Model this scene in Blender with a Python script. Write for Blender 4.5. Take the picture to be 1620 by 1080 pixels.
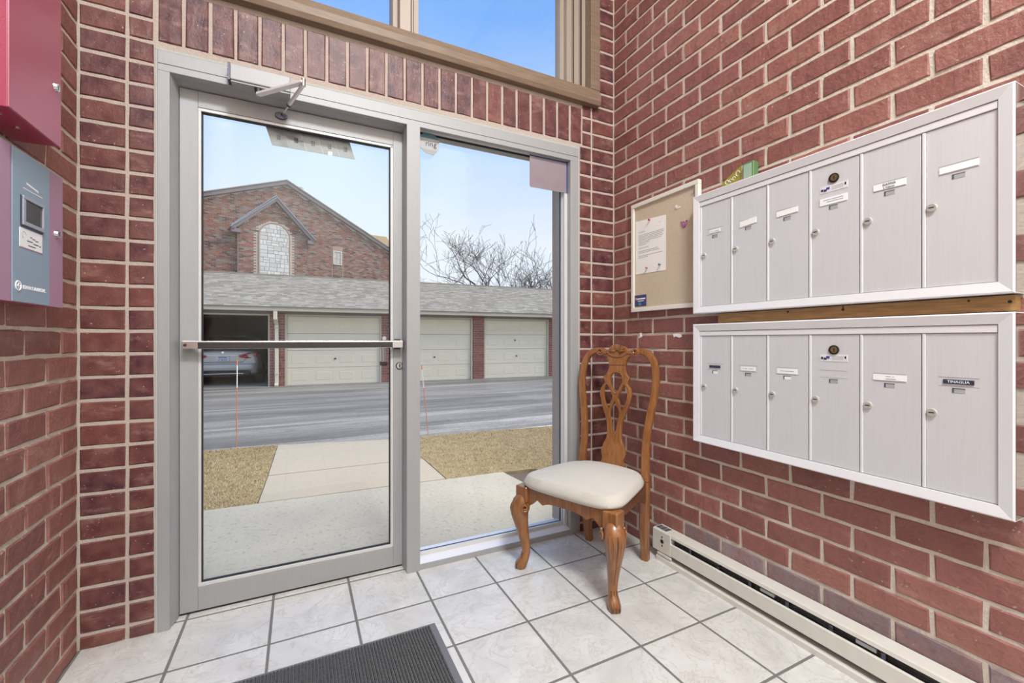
import bpy, bmesh, math, random
from mathutils import Vector, Matrix
R_ = math.radians
PI = math.pi
random.seed(7)
sc = bpy.context.scene
for o in list(bpy.data.objects): bpy.data.objects.remove(o)
COL = sc.collection

# ------------------------------------------------------------------ camera
F, YAW, VH, H = 683.4, R_(26.23), 538.0, 1.08
cd = bpy.data.cameras.new('camera'); cam = bpy.data.objects.new('camera', cd); COL.objects.link(cam)
cam.location = (0, 0, H); cam.rotation_euler = (R_(90), 0, -YAW)
cd.sensor_fit = 'HORIZONTAL'; cd.sensor_width = 36.0; cd.lens = F / 1620 * 36.0
cd.shift_y = -(540 - VH) / 1620; cd.clip_start = 0.02; cd.clip_end = 400
sc.camera = cam
sv, cv = math.sin(YAW), math.cos(YAW)
def proj(p):
    x, y, z = p[0], p[1], p[2] - H
    d = x * sv + y * cv; r = x * cv - y * sv
    if d < 0.05: return None
    return 810 + F * r / d, VH - F * z / d, d
def at_depth(u, v, dep):
    r = (u - 810) / F
    return Vector((dep * (sv + r * cv), dep * (cv - r * sv), H + (VH - v) / F * dep))

# ------------------------------------------------------------------ view, world, lights
vs = sc.view_settings
vs.view_transform = 'Standard'; vs.look = 'None'; vs.gamma = 1; vs.exposure = 0.0
vs.use_curve_mapping = False
w = bpy.data.worlds.new('sky'); sc.world = w; w.use_nodes = True
nt = w.node_tree; N = nt.nodes; L = nt.links; N.clear()
wo = N.new('ShaderNodeOutputWorld'); bg = N.new('ShaderNodeBackground'); L.new(bg.outputs[0], wo.inputs[0])
tc = N.new('ShaderNodeTexCoord'); sp = N.new('ShaderNodeSeparateXYZ'); L.new(tc.outputs['Generated'], sp.inputs[0])
rp = N.new('ShaderNodeValToRGB'); L.new(sp.outputs['Z'], rp.inputs[0])
e = rp.color_ramp; e.elements[0].position = 0.0; e.elements[0].color = (.90, .93, .98, 1)
e.elements[1].position = 1.0; e.elements[1].color = (.10, .26, .70, 1)
for p, c in ((.20, (.80, .88, .99, 1)), (.40, (.56, .74, 1.0, 1)), (.60, (.21, .46, .98, 1))):
    k = e.elements.new(p); k.color = c
mp = N.new('ShaderNodeMapping'); mp.inputs['Scale'].default_value = (1.2, 1.2, 6.0); L.new(tc.outputs['Generated'], mp.inputs[0])
nz = N.new('ShaderNodeTexNoise'); nz.inputs['Scale'].default_value = 2.2; nz.inputs['Detail'].default_value = 5; L.new(mp.outputs[0], nz.inputs['Vector'])
cr = N.new('ShaderNodeValToRGB'); cr.color_ramp.elements[0].position = .45; cr.color_ramp.elements[1].position = .75
cr.color_ramp.elements[1].color = (.55, .55, .55, 1); L.new(nz.outputs['Fac'], cr.inputs[0])
mx = N.new('ShaderNodeMix'); mx.data_type = 'RGBA'; sb = N.new('ShaderNodeMapRange'); sb.inputs[1].default_value = .25; sb.inputs[2].default_value = .60; sb.inputs[3].default_value = 1; sb.inputs[4].default_value = .12; L.new(sp.outputs['Z'], sb.inputs[0])
mf = N.new('ShaderNodeMath'); mf.operation = 'MULTIPLY'; L.new(cr.outputs[0], mf.inputs[0]); L.new(sb.outputs[0], mf.inputs[1]); L.new(mf.outputs[0], mx.inputs[0]); L.new(rp.outputs[0], mx.inputs[6])
mx.inputs[7].default_value = (.93, .95, .99, 1); L.new(mx.outputs[2], bg.inputs[0])
bg.inputs[1].default_value = 1.12
def light(name, kind, loc, rot, **kw):
    d = bpy.data.lights.new(name, kind); o = bpy.data.objects.new(name, d); COL.objects.link(o)
    o.location = loc; o.rotation_euler = rot
    for k, v in kw.items(): setattr(d, k, v)
    return o
sun_dir = Vector((.62, -.17, .77))
light('sun', 'SUN', (4, -4, 12), sun_dir.to_track_quat('Z', 'Y').to_euler(), energy=5.0, angle=R_(50), color=(1, .92, .80))
light('added_fill_light', 'AREA', (0.35, -1.0, 4.22), (0, 0, 0), energy=205, shape='RECTANGLE', size=.8, size_y=.8, color=(.95, .985, 1))  # added fill light, unseen, brightens the interior

# ------------------------------------------------------------------ materials
def mat(name, col=(.8, .8, .8), rough=.5, metal=0., spec=.5, coat=0.):
    m = bpy.data.materials.new(name); m.use_nodes = True
    b = m.node_tree.nodes['Principled BSDF']
    b.inputs['Base Color'].default_value = (*col, 1); b.inputs['Roughness'].default_value = rough
    b.inputs['Metallic'].default_value = metal; b.inputs['Specular IOR Level'].default_value = spec
    b.inputs['Coat Weight'].default_value = coat
    return m
class NT:
    def __init__(s, m):
        s.m = m; s.t = m.node_tree; s.b = s.t.nodes['Principled BSDF']; s.tc = s.n('ShaderNodeTexCoord')
    def n(s, ty, **kw):
        x = s.t.nodes.new(ty)
        for k, v in kw.items():
            if k in x.inputs: x.inputs[k].default_value = v
            else: setattr(x, k, v)
        return x
    def l(s, a, b): s.t.links.new(a, b)
    def vec(s, scale=(1, 1, 1), out='Object'):
        mm = s.n('ShaderNodeMapping'); mm.inputs['Scale'].default_value = scale; s.l(getattr(s, 'src', None) or s.tc.outputs[out], mm.inputs[0]); return mm.outputs[0]
    def noise(s, scale, detail=4, stretch=(1, 1, 1), rough=.5, out='Object', dist=0.):
        x = s.n('ShaderNodeTexNoise', Scale=scale, Detail=detail, Roughness=rough, Distortion=dist); s.l(s.vec(stretch, out), x.inputs['Vector']); return x.outputs['Fac']
    def ramp(s, fac, stops, const=False):
        r = s.n('ShaderNodeValToRGB'); cr_ = r.color_ramp
        if const: cr_.interpolation = 'CONSTANT'
        for i, (p, c) in enumerate(stops):
            k = cr_.elements[i] if i < 2 else cr_.elements.new(p)
            k.position = p; k.color = (*c, 1) if len(c) == 3 else c
        s.l(fac, r.inputs[0]); return r.outputs[0]
    def mix(s, fac, a, b, mode='MIX'):
        x = s.n('ShaderNodeMix', data_type='RGBA', blend_type=mode)
        for i, v in ((0, fac), (6, a), (7, b)):
            if isinstance(v, (int, float)): x.inputs[i].default_value = v
            elif isinstance(v, tuple): x.inputs[i].default_value = (*v, 1)
            else: s.l(v, x.inputs[i])
        return x.outputs[2]
    def col(s, c): s.l(c, s.b.inputs['Base Color'])
    def bump(s, h, strength=.3, dist=.01):
        x = s.n('ShaderNodeBump', Strength=strength, Distance=dist); s.l(h, x.inputs['Height']); s.l(x.outputs[0], s.b.inputs['Normal'])
    def rough(s, f): s.l(f, s.b.inputs['Roughness'])
MT = {}
def brick_mat(name, stops, island=False, bump=.35, rough=.5, specks=0., scale=60, spec=.5):
    m = mat(name, rough=rough, spec=spec); t = NT(m)
    if island: rnd = t.n('ShaderNodeNewGeometry').outputs['Random Per Island']
    else: rnd = t.n('ShaderNodeObjectInfo').outputs['Random']
    base = t.ramp(rnd, stops)
    if not island:
        mu_ = t.n('ShaderNodeMath', operation='MULTIPLY'); mu_.inputs[1].default_value = 41.7; t.l(rnd, mu_.inputs[0])
        ad_ = t.n('ShaderNodeVectorMath', operation='ADD'); t.l(t.tc.outputs['Object'], ad_.inputs[0]); t.l(mu_.outputs[0], ad_.inputs[1]); t.src = ad_.outputs[0]
    n1 = t.noise(scale * .25, 5); n2 = t.noise(scale, 6, rough=.65)
    c = t.mix(t.ramp(n1, ((.35, (0, 0, 0)), (.75, (.55, .55, .55)))), base, (.30, .13, .10))
    c = t.mix(t.ramp(n2, ((.50, (0, 0, 0)), (.75, (.45, .45, .45)))), c, (.10, .035, .035))
    n5 = t.noise(scale * .12, 6, (1, 1, 2.2), rough=.65)
    c = t.mix(t.ramp(n5, ((.56, (0, 0, 0)), (.74, (.5, .5, .5)))), c, (.42, .25, .21))
    if specks:
        n3 = t.noise(scale * 1.3, 2)
        c = t.mix(t.ramp(n3, ((.70, (0, 0, 0)), (.76, (specks,) * 3))), c, (.62, .52, .45))
    t.col(c)
    mm = t.n('ShaderNodeMath', operation='ADD'); t.l(n2, mm.inputs[0]); t.l(t.noise(scale * .5, 3, (1, 1, .35)), mm.inputs[1])
    t.bump(mm.outputs[0], bump, .006); MT[name] = m; return m
red = ((0, (.20, .072, .062)), (.35, (.25, .094, .079)), (.65, (.28, .108, .09)), (1, (.335, .14, .112)))
red_shaded = ((0, (.064, .017, .028)), (.3, (.082, .021, .028)), (.75, (.105, .028, .030)), (1, (.15, .044, .036)))  # brown front brick, darkened further to paint the wall's backlit shade
brick_mat('brick_rough', red, bump=.7, specks=.5); brick_mat('brick_rough_i', red, True, bump=.7, specks=.5)
brick_mat('brick_smooth_shaded', red_shaded, bump=.25, specks=.65, rough=.42, scale=80); brick_mat('brick_smooth_shaded_i', red_shaded, True, bump=.25, specks=.6, rough=.42, scale=80)
brick_mat('brick_grey', ((0, (.20, .14, .15)), (1, (.30, .24, .26))), bump=.6, specks=.9, rough=.7)
m = mat('brick_far', rough=.85); t = NT(m); MT['brick_far'] = m
t.col(t.ramp(t.n('ShaderNodeNewGeometry').outputs['Random Per Island'], ((0, (.09, .065, .06)), (.10, (.22, .095, .072)), (.30, (.27, .115, .085)), (.50, (.24, .175, .15)), (.68, (.30, .24, .205)), (.84, (.32, .15, .105))), True))
brick_mat('brick_pier', ((0, (.20, .06, .05)), (1, (.34, .12, .09))), True, bump=.1, scale=8)

def simple(name, col, rough=.5, metal=0., bump=0., nscale=60, var=0., stretch=(1, 1, 1), spec=.5, coat=0., dist=.004, col2=None):
    m = mat(name, col, rough, metal, spec, coat); t = NT(m)
    if var or bump:
        n = t.noise(nscale, 5, stretch)
        if var:
            c2 = col2 or tuple(x * .55 for x in col)
            t.col(t.mix(t.ramp(n, ((.35, (0, 0, 0)), (.75, (var,) * 3))), col, c2))
        if bump: t.bump(n, bump, dist)
    MT[name] = m; return m
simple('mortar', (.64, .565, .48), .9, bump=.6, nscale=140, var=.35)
simple('mortar_front_shaded', (.52, .44, .385), .9, bump=.6, nscale=140, var=.35)  # darker mortar copy, the front wall's shade put into its colour
simple('mortar_far', (.56, .50, .43), .9)
simple('grout', (.20, .19, .18), .85, bump=.3, nscale=200, var=.5)
simple('ceiling_paint', (.85, .84, .82), .8, bump=.05, nscale=90)
simple('wall_paint', (.74, .71, .66), .8, bump=.05, nscale=90)
simple('frame_alu', (.40, .405, .415), .55, .25, bump=.03, nscale=30, var=.12, stretch=(8, 8, .4))
simple('bead_alu', (.66, .66, .66), .45, .15)
simple('caulk', (.45, .48, .46), .7, bump=.3, nscale=60)
simple('gasket', (.02, .02, .022), .7)
simple('bar_backlit', (.055, .05, .048), .35, .3)
simple('chrome', (.72, .72, .73), .22, 1.)
simple('dark_metal', (.10, .10, .13), .35, .9)
simple('mail_alu', (.71, .71, .735), .45, .25, bump=.03, nscale=40, var=.10, stretch=(1, 6, .2))
simple('mail_frame', (.84, .84, .87), .38, .2)
simple('lock_metal', (.60, .59, .55), .35, .45)
simple('polished', (.62, .62, .66), .16, 1.)
simple('brass', (.42, .33, .14), .3, .9)
simple('black', (.012, .012, .014), .5)
simple('ink', (.10, .10, .12), .7)
simple('ink_blue', (.06, .06, .30), .6)
simple('paper', (.88, .87, .83), .75)
simple('label_white', (.90, .90, .91), .6)
simple('label_dark', (.035, .04, .075), .4)
simple('board_wood', (.40, .23, .09), .55, nscale=14, var=.8, stretch=(8, 1, 12), bump=.1, col2=(.20, .10, .04))
simple('cork', (.60, .50, .38), .85, bump=.15, nscale=120, var=.4, col2=(.47, .36, .25))
simple('cream_frame', (.78, .74, .68), .4)
simple('heater', (.72, .70, .64), .4, .1, bump=.03, nscale=30, var=.25, col2=(.58, .53, .44))
simple('heater_in', (.09, .09, .09), .6, .5)
simple('red_box', (.40, .035, .095), .42, .0, bump=.10, nscale=260, spec=1., coat=.8)
MT['red_box'].node_tree.nodes['Principled BSDF'].inputs['Coat Roughness'].default_value = .38
simple('intercom_purple', (.45, .25, .36), .42, .2, bump=.05, nscale=120)
simple('intercom_blue', (.27, .37, .47), .40, .1, bump=.05, nscale=120)
simple('screen', (.010, .010, .02), .12)
simple('screen_rim', (.40, .42, .50), .3, .4)
simple('mauve', (.44, .20, .34), .5)
simple('olive', (.30, .27, .035), .5)
simple('green_tin', (.10, .20, .07), .4)
simple('green_pale', (.32, .46, .34), .4)
simple('navy', (.045, .05, .17), .4)
simple('pin_red', (.40, .03, .05), .3); simple('pin_blue', (.05, .12, .18), .3); simple('pin_orange', (.55, .2, .15), .3)
simple('purple_wire', (.36, .10, .30), .3)
simple('window_wood', (.25, .18, .125), .5, nscale=10, var=.7, stretch=(1, 6, 8), bump=.06, col2=(.15, .10, .068))
simple('window_metal', (.42, .345, .29), .5, .1)
simple('fabric', (.60, .575, .52), .95, bump=.4, nscale=300, var=.5, dist=.002, col2=(.47, .44, .39))
simple('mat_rib', (.035, .035, .036), .95, bump=.8, nscale=260, var=.9, col2=(.15, .148, .14))
simple('mat_edge', (.16, .16, .175), .6)
simple('film', (.34, .29, .33), .35, .35, nscale=7, var=.6, col2=(.42, .37, .43))
simple('film_reflection', (.03, .07, .22), .4)
simple('strip_grey', (.38, .39, .40), .6)
simple('strip_dark', (.15, .155, .17), .6)
simple('decal_teal', (.12, .23, .31), .5); simple('decal_grey', (.44, .46, .48), .5)
# outdoors
simple('asphalt', (.14, .145, .155), .9)
t = NT(MT['asphalt'])
n1 = t.noise(1.1, 7, (.16, 1.3, 1), rough=.6); n2 = t.noise(40, 4); n3 = t.noise(.9, 7, (.07, 1.5, 1), dist=.4, rough=.65); n4 = t.noise(2.2, 8, (.3, 2.5, 1), dist=.8, rough=.6)
c = t.mix(t.ramp(n1, ((.40, (0, 0, 0)), (.60, (1, 1, 1)))), (.150, .140, .126), (.30, .28, .25))
c = t.mix(t.ramp(n3, ((.55, (0, 0, 0)), (.66, (.8, .8, .8)))), c, (.55, .52, .47))
c = t.mix(t.ramp(n4, ((.485, (0, 0, 0)), (.50, (.6, .6, .6)), (.515, (0, 0, 0)))), c, (.07, .07, .07))
c = t.mix(t.ramp(n2, ((.4, (0, 0, 0)), (.7, (.4, .4, .4)))), c, (.08, .078, .075)); t.col(c); t.bump(n2, .4, .01)
simple('concrete', (.50, .475, .42), .85)
t = NT(MT['concrete']); n1 = t.noise(1.3, 5); n2 = t.noise(45, 5, rough=.7); n3 = t.noise(38, 4)
c = t.mix(t.ramp(n1, ((.3, (0, 0, 0)), (.7, (1, 1, 1)))), (.41, .37, .30), (.51, .455, .365))
c = t.mix(t.ramp(n3, ((.58, (0, 0, 0)), (.70, (.6, .6, .6)))), c, (.25, .24, .22))
c = t.mix(t.ramp(n2, ((.55, (0, 0, 0)), (.75, (.5, .5, .5)))), c, (.30, .29, .27)); t.col(c); t.bump(n2, .6, .01)
simple('walk', (.46, .39, .295), .85, bump=.3, nscale=30, var=.35, col2=(.36, .31, .25))
simple('soil', (.38, .285, .14), .95, bump=.8, nscale=9, var=.8, col2=(.20, .14, .065))
simple('mulch', (.14, .10, .075), .95, bump=.8, nscale=50, var=.6)
m = mat('grass', (.5, .4, .2), .8); t = NT(m); MT['grass'] = m
g = t.n('ShaderNodeNewGeometry').outputs['Random Per Island']
c = t.ramp(g, ((0, (.17, .115, .05)), (.3, (.36, .255, .115)), (.7, (.50, .38, .19)), (1, (.64, .54, .34)))); t.col(c)
simple('shingle', (.35, .34, .33), .9)
t = NT(MT['shingle']); g = t.n('ShaderNodeNewGeometry').outputs['Random Per Island']
t.col(t.mix(t.ramp(t.noise(20, 3), ((.4, (0, 0, 0)), (.7, (.4, .4, .4)))), t.ramp(g, ((0, (.26, .235, .19)), (.5, (.345, .31, .255)), (1, (.44, .40, .33)))), (.24, .22, .20)))
simple('shingle_blue', (.33, .38, .45), .8)
simple('tan_roof', (.42, .29, .14), .9, bump=.1, nscale=6, var=.3)
simple('cream', (.85, .765, .595), .55, nscale=3, var=.12)
simple('cream_trim', (.62, .55, .43), .6)
simple('gutter', (.60, .53, .41), .5)
simple('fascia_grey', (.27, .25, .23), .8, nscale=40, var=.5, stretch=(30, 1, .5))
simple('rake', (.20, .17, .175), .6)
simple('stone_white', (.78, .79, .80), .8, bump=.2, nscale=6, var=.2)
t = NT(MT['stone_white']); rnd = t.n('ShaderNodeObjectInfo').outputs['Random']
t.col(t.ramp(rnd, ((0, (.58, .555, .52)), (1, (.78, .755, .71)))))
simple('stone_joint', (.50, .50, .50), .9)
simple('tan_trim', (.46, .33, .24), .8)
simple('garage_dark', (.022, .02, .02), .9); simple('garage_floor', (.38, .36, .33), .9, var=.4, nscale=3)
simple('car_paint', (.52, .51, .50), .3, .2, coat=.4); simple('car_glass', (.02, .02, .025), .08)
simple('tail_red', (.42, .01, .02), .15); simple('plate', (.62, .70, .82), .4); simple('tyre', (.015, .015, .015), .8)
simple('bark', (.105, .085, .082), .9, bump=.3, nscale=12, var=.5)
simple('stake_orange', (.75, .20, .06), .5); simple('stake_white', (.85, .83, .80), .5)
simple('pvc', (.50, .47, .45), .6)
# tile
m = mat('tile', (.7, .7, .69), .28, spec=.5); t = NT(m); MT['tile'] = m
oi = t.n('ShaderNodeObjectInfo'); ad = t.n('ShaderNodeVectorMath', operation='ADD'); t.l(t.tc.outputs['Object'], ad.inputs[0])
ml = t.n('ShaderNodeVectorMath', operation='SCALE'); ml.inputs['Scale'].default_value = 1; cx = t.n('ShaderNodeCombineXYZ')
mu = t.n('ShaderNodeMath', operation='MULTIPLY'); mu.inputs[1].default_value = 37; t.l(oi.outputs['Random'], mu.inputs[0])
t.l(mu.outputs[0], cx.inputs[0]); t.l(mu.outputs[0], cx.inputs[2]); t.l(cx.outputs[0], ad.inputs[1])
def tn(scale, detail, dist, rough=.55):
    x = t.n('ShaderNodeTexNoise', Scale=scale, Detail=detail, Distortion=dist, Roughness=rough); t.l(ad.outputs[0], x.inputs['Vector']); return x.outputs['Fac']
n1 = tn(5, 5, .8); n2 = tn(7, 6, 1.6, .6); n3 = tn(60, 4, 0)
c = t.mix(t.ramp(n1, ((.3, (0, 0, 0)), (.7, (1, 1, 1)))), (.56, .545, .52), (.71, .70, .68))
vein = t.ramp(n2, ((.475, (0, 0, 0)), (.50, (.55, .55, .55)), (.525, (0, 0, 0))))
c = t.mix(vein, c, (.46, .43, .39)); t.col(c)
t.rough(t.ramp(n1, ((.3, (.34,) * 3), (.7, (.22,) * 3)))); ma = t.n('ShaderNodeMath', operation='ADD'); t.l(n2, ma.inputs[0]); t.l(n3, ma.inputs[1]); t.bump(ma.outputs[0], .18, .006)
# chair wood
m = mat('chair_wood', (.30, .13, .045), .3, coat=.35); t = NT(m); MT['chair_wood'] = m
wv = t.noise(9, 5, (6, 6, .8), dist=1.2); n2 = t.noise(4, 3)
c = t.ramp(wv, ((.25, (.19, .070, .021)), (.5, (.285, .118, .037)), (.75, (.40, .180, .060))))
c = t.mix(t.ramp(n2, ((.35, (0, 0, 0)), (.7, (.5, .5, .5)))), c, (.19, .065, .025)); t.col(c); t.bump(wv, .05, .003)
simple('chair_dark', (.14, .05, .02), .35, coat=.3)
# glass: thin pane, clear with fresnel reflection
m = bpy.data.materials.new('glass'); m.use_nodes = True; MT['glass'] = m; tt = m.node_tree; tt.nodes.clear()
oo = tt.nodes.new('ShaderNodeOutputMaterial'); ms = tt.nodes.new('ShaderNodeMixShader'); fr = tt.nodes.new('ShaderNodeFresnel'); ge_ = tt.nodes.new('ShaderNodeNewGeometry'); mi_ = tt.nodes.new('ShaderNodeMath'); mi_.operation = 'MULTIPLY_ADD'; mi_.inputs[1].default_value = 1 / 1.36 - 1.36; mi_.inputs[2].default_value = 1.36
tt.links.new(ge_.outputs['Backfacing'], mi_.inputs[0]); tt.links.new(mi_.outputs[0], fr.inputs[0])
tr = tt.nodes.new('ShaderNodeBsdfTransparent'); tr.inputs[0].default_value = (.96, .97, .97, 1); gl_ = tt.nodes.new('ShaderNodeBsdfGlossy'); gl_.inputs['Roughness'].default_value = .01
tt.links.new(fr.outputs[0], ms.inputs[0]); tt.links.new(tr.outputs[0], ms.inputs[1]); tt.links.new(gl_.outputs[0], ms.inputs[2]); tt.links.new(ms.outputs[0], oo.inputs[0])

# ------------------------------------------------------------------ mesh helpers
ORI = {}
class MB:
    def __init__(s): s.v = []; s.f = []
    def add(s, vs_, fs):
        k = len(s.v); s.v += [tuple(x) for x in vs_]; s.f += [tuple(i + k for i in f) for f in fs]; return s
    def box(s, x0, x1, y0, y1, z0, z1, ch=0.):
        if ch <= 0:
            return s.add([(x, y, z) for z in (z0, z1) for y in (y0, y1) for x in (x0, x1)], [(0, 2, 3, 1), (4, 5, 7, 6), (0, 1, 5, 4), (2, 6, 7, 3), (0, 4, 6, 2), (1, 3, 7, 5)])
        bm = bmesh.new(); bmesh.ops.create_cube(bm, size=1)
        for v in bm.verts: v.co = ((x0 + x1) / 2 + v.co.x * (x1 - x0), (y0 + y1) / 2 + v.co.y * (y1 - y0), (z0 + z1) / 2 + v.co.z * (z1 - z0))
        bmesh.ops.bevel(bm, geom=bm.edges[:], offset=ch, segments=1, affect='EDGES')
        return s.frombm(bm)
    def frombm(s, bm):
        bm.verts.index_update(); r = s.add([v.co[:] for v in bm.verts], [[v.index for v in f.verts] for f in bm.faces]); bm.free(); return s
    def frommesh(s, me): return s.add([v.co[:] for v in me.vertices], [list(p.vertices) for p in me.polygons])
    def hexa(s, a, b):   # a, b: 4 points each (two opposite quads)
        return s.add(list(a) + list(b), [(3, 2, 1, 0), (4, 5, 6, 7), (0, 1, 5, 4), (1, 2, 6, 5), (2, 3, 7, 6), (3, 0, 4, 7)])
    def prism(s, pts, d):   # planar polygon swept by vector d
        n = len(pts); d = Vector(d)
        return s.add([Vector(p) for p in pts] + [Vector(p) + d for p in pts], [tuple(range(n - 1, -1, -1)), tuple(range(n, 2 * n))] + [(i, (i + 1) % n, n + (i + 1) % n, n + i) for i in range(n)])
    def tube(s, path, rad, n=8, cap=True, up=None, sq=None):
        path = [Vector(p) for p in path]; m = len(path); k0 = len(s.v)
        if not isinstance(rad, (list, tuple)): rad = [rad] * m
        prev = Vector(up) if up else None
        for i, p in enumerate(path):
            tg = (path[min(i + 1, m - 1)] - path[max(i - 1, 0)]).normalized()
            if prev is None: prev = Vector((0, 0, 1)) if abs(tg.z) < .9 else Vector((1, 0, 0))
            a = (prev - tg * prev.dot(tg))
            if a.length < 1e-6: a = tg.orthogonal()
            a.normalize(); b = tg.cross(a); prev = a
            r = rad[i]; ra, rb = r if isinstance(r, tuple) else (r, r)
            for j in range(n):
                t_ = 2 * PI * (j + .5) / n; ca, sa = math.cos(t_), math.sin(t_)
                if sq:
                    ca = math.copysign(abs(ca) ** sq, ca); sa = math.copysign(abs(sa) ** sq, sa)
                s.v.append(tuple(p + a * (ra * ca) + b * (rb * sa)))
        for i in range(m - 1):
            for j in range(n):
                s.f.append((k0 + i * n + j, k0 + i * n + (j + 1) % n, k0 + (i + 1) * n + (j + 1) % n, k0 + (i + 1) * n + j))
        if cap:
            s.f.append(tuple(k0 + j for j in range(n - 1, -1, -1))); s.f.append(tuple(k0 + (m - 1) * n + j for j in range(n)))
        return s
    def cyl(s, a, b, r, n=12, r2=None): return s.tube([a, b], [r, r if r2 is None else r2], n)
    def build(s, name, m, parent=None, smooth=False, bevel=0., kind=None, off=None):
        me = bpy.data.meshes.new(name)
        o_ = Vector(off) if off is not None else (ORI.get(parent, Vector()) if parent else Vector())
        me.from_pydata([tuple(Vector(v) - o_) for v in s.v], [], s.f); me.validate(); me.update()
        ob = mkobj(name, me, m, parent, smooth)
        ORI[ob] = o_
        if bevel:
            bv = ob.modifiers.new('bevel', 'BEVEL'); bv.width = bevel; bv.segments = 2; bv.limit_method = 'ANGLE'; bv.angle_limit = R_(40)
        if kind: ob['kind'] = kind
        return ob
def mkobj(name, me, m, parent=None, smooth=False):
    me.materials.clear(); me.materials.append(MT[m] if isinstance(m, str) else m)
    if smooth:
        for p in me.polygons: p.use_smooth = True
        try: me.set_sharp_from_angle(angle=R_(45))
        except Exception: pass
    ob = bpy.data.objects.new(name, me); COL.objects.link(ob)
    if parent: ob.parent = parent
    return ob
def tag(o, label, cat, group=None, kind=None):
    o['label'] = label; o['category'] = cat
    if group: o['group'] = group
    if kind: o['kind'] = kind
    return o
def thing(name, label, cat, loc=(0, 0, 0), rz=0., group=None, local=False):
    o = bpy.data.objects.new(name, None); COL.objects.link(o); o.empty_display_size = .05
    o.location = loc; o.rotation_euler = (0, 0, rz); tag(o, label, cat, group)
    ORI[o] = Vector() if (local or rz) else Vector(loc)
    return o
def struct(o, label=None, cat=None):
    o['kind'] = 'structure'
    if label: o['label'] = label
    if cat: o['category'] = cat
    return o
def flat2d(loops, thick, bevel=0., res=2):
    """closed 2d loops (holes by even-odd) -> mesh in the XY plane, thickness along Z centred"""
    cu = bpy.data.curves.new('c', 'CURVE'); cu.dimensions = '2D'; cu.fill_mode = 'BOTH'; cu.extrude = max(thick / 2 - bevel, 1e-5); cu.bevel_depth = bevel; cu.bevel_resolution = 1
    cu.offset = -bevel
    for lp in loops:
        sp_ = cu.splines.new('POLY'); sp_.points.add(len(lp) - 1); sp_.use_cyclic_u = True
        for p, q in zip(sp_.points, lp): p.co = (q[0], q[1], 0, 1)
    ob = bpy.data.objects.new('c', cu); COL.objects.link(ob)
    dg = bpy.context.evaluated_depsgraph_get(); me = bpy.data.meshes.new_from_object(ob.evaluated_get(dg))
    bpy.data.objects.remove(ob); bpy.data.curves.remove(cu); return me
def text_mb(s, size, mtx, depth=.0006, align='CENTER', squash=1.):
    cu = bpy.data.curves.new('t', 'FONT'); cu.body = s; cu.size = size; cu.align_x = align; cu.align_y = 'CENTER'; cu.extrude = depth; cu.resolution_u = 2
    ob = bpy.data.objects.new('t', cu); COL.objects.link(ob)
    dg = bpy.context.evaluated_depsgraph_get(); me = bpy.data.meshes.new_from_object(ob.evaluated_get(dg))
    bpy.data.objects.remove(ob); bpy.data.curves.remove(cu)
    for v in me.vertices: v.co.x *= squash
    me.transform(mtx); mb = MB().frommesh(me); bpy.data.meshes.remove(me); return mb
def face_mtx(loc, side):
    rot = {'front': (R_(90), 0, 0), 'right': (R_(90), 0, R_(-90)), 'left': (R_(90), 0, R_(90)), 'up': (0, 0, 0)}[side]
    from mathutils import Euler
    return Matrix.Translation(loc) @ Euler(rot).to_matrix().to_4x4()
def lerp_path(pts, n):
    """Catmull-Rom resample"""
    P = [Vector(p) for p in pts]; P = [P[0] * 2 - P[1]] + P + [P[-1] * 2 - P[-2]]; out = []
    for i in range(1, len(P) - 2):
        for k in range(n):
            t_ = k / n; a, b, c_, d = P[i - 1:i + 3]
            out.append(.5 * ((2 * b) + (c_ - a) * t_ + (2 * a - 5 * b + 4 * c_ - d) * t_ ** 2 + (3 * b - a - 3 * c_ + d) * t_ ** 3))
    out.append(P[-2]); return out

# ------------------------------------------------------------------ bricks of the room
YW, XR, XL = 2.013, 1.660, -0.692           # brick faces
C0, CH, MJ = .2145, .0817, .0120             # first mortar line, course height, joint
ZTOP = 3.32
_bm = {}
def brick_mesh(wd, ht, rough, var, mt=None):
    key = (round(wd, 3), round(ht, 3), rough, var, mt)
    if key in _bm: return _bm[key]
    rr = random.Random(int(wd * 7919) + int(ht * 3571) + var * 31); j = .0022 if rough else .0013
    a, b, c = wd / 2, ht / 2, .0036
    nx = 4 if wd > .1 else 2
    V = []; Fc = []
    def ring(sx, sz, y, jit, jy):
        r_ = []
        xs = [-a * sx + 2 * a * sx * i / nx for i in range(nx + 1)]
        for zz in (-b * sz, b * sz):
            for x in xs:
                V.append((x + rr.uniform(-jit, jit), y + rr.uniform(-jy, jy), zz + rr.uniform(-jit, jit))); r_.append(len(V) - 1)
        return r_
    f0 = ring(1 - c / a, 1 - c / b, -.0042, j, .0016 if rough else .0006); f1 = ring(1, 1, -.0005, j, .0004); bk = ring(1, 1, .03, 0, 0)
    n = nx + 1
    for i in range(nx): Fc.append((f0[i], f0[i + 1], f0[n + i + 1], f0[n + i]))
    def loop(r_): return r_[:n] + r_[n:][::-1]
    for A, B in ((loop(f0), loop(f1)), (loop(f1), loop(bk))):
        for i in range(len(A)): Fc.append((A[i], B[i], B[(i + 1) % len(A)], A[(i + 1) % len(A)]))
    me = bpy.data.meshes.new('brick'); me.from_pydata(V, [], Fc); me.update()
    bm = bmesh.new(); bm.from_mesh(me); bmesh.ops.recalc_face_normals(bm, faces=bm.faces[:]); bm.to_mesh(me); bm.free()
    _bm[key] = me; return me
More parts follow.
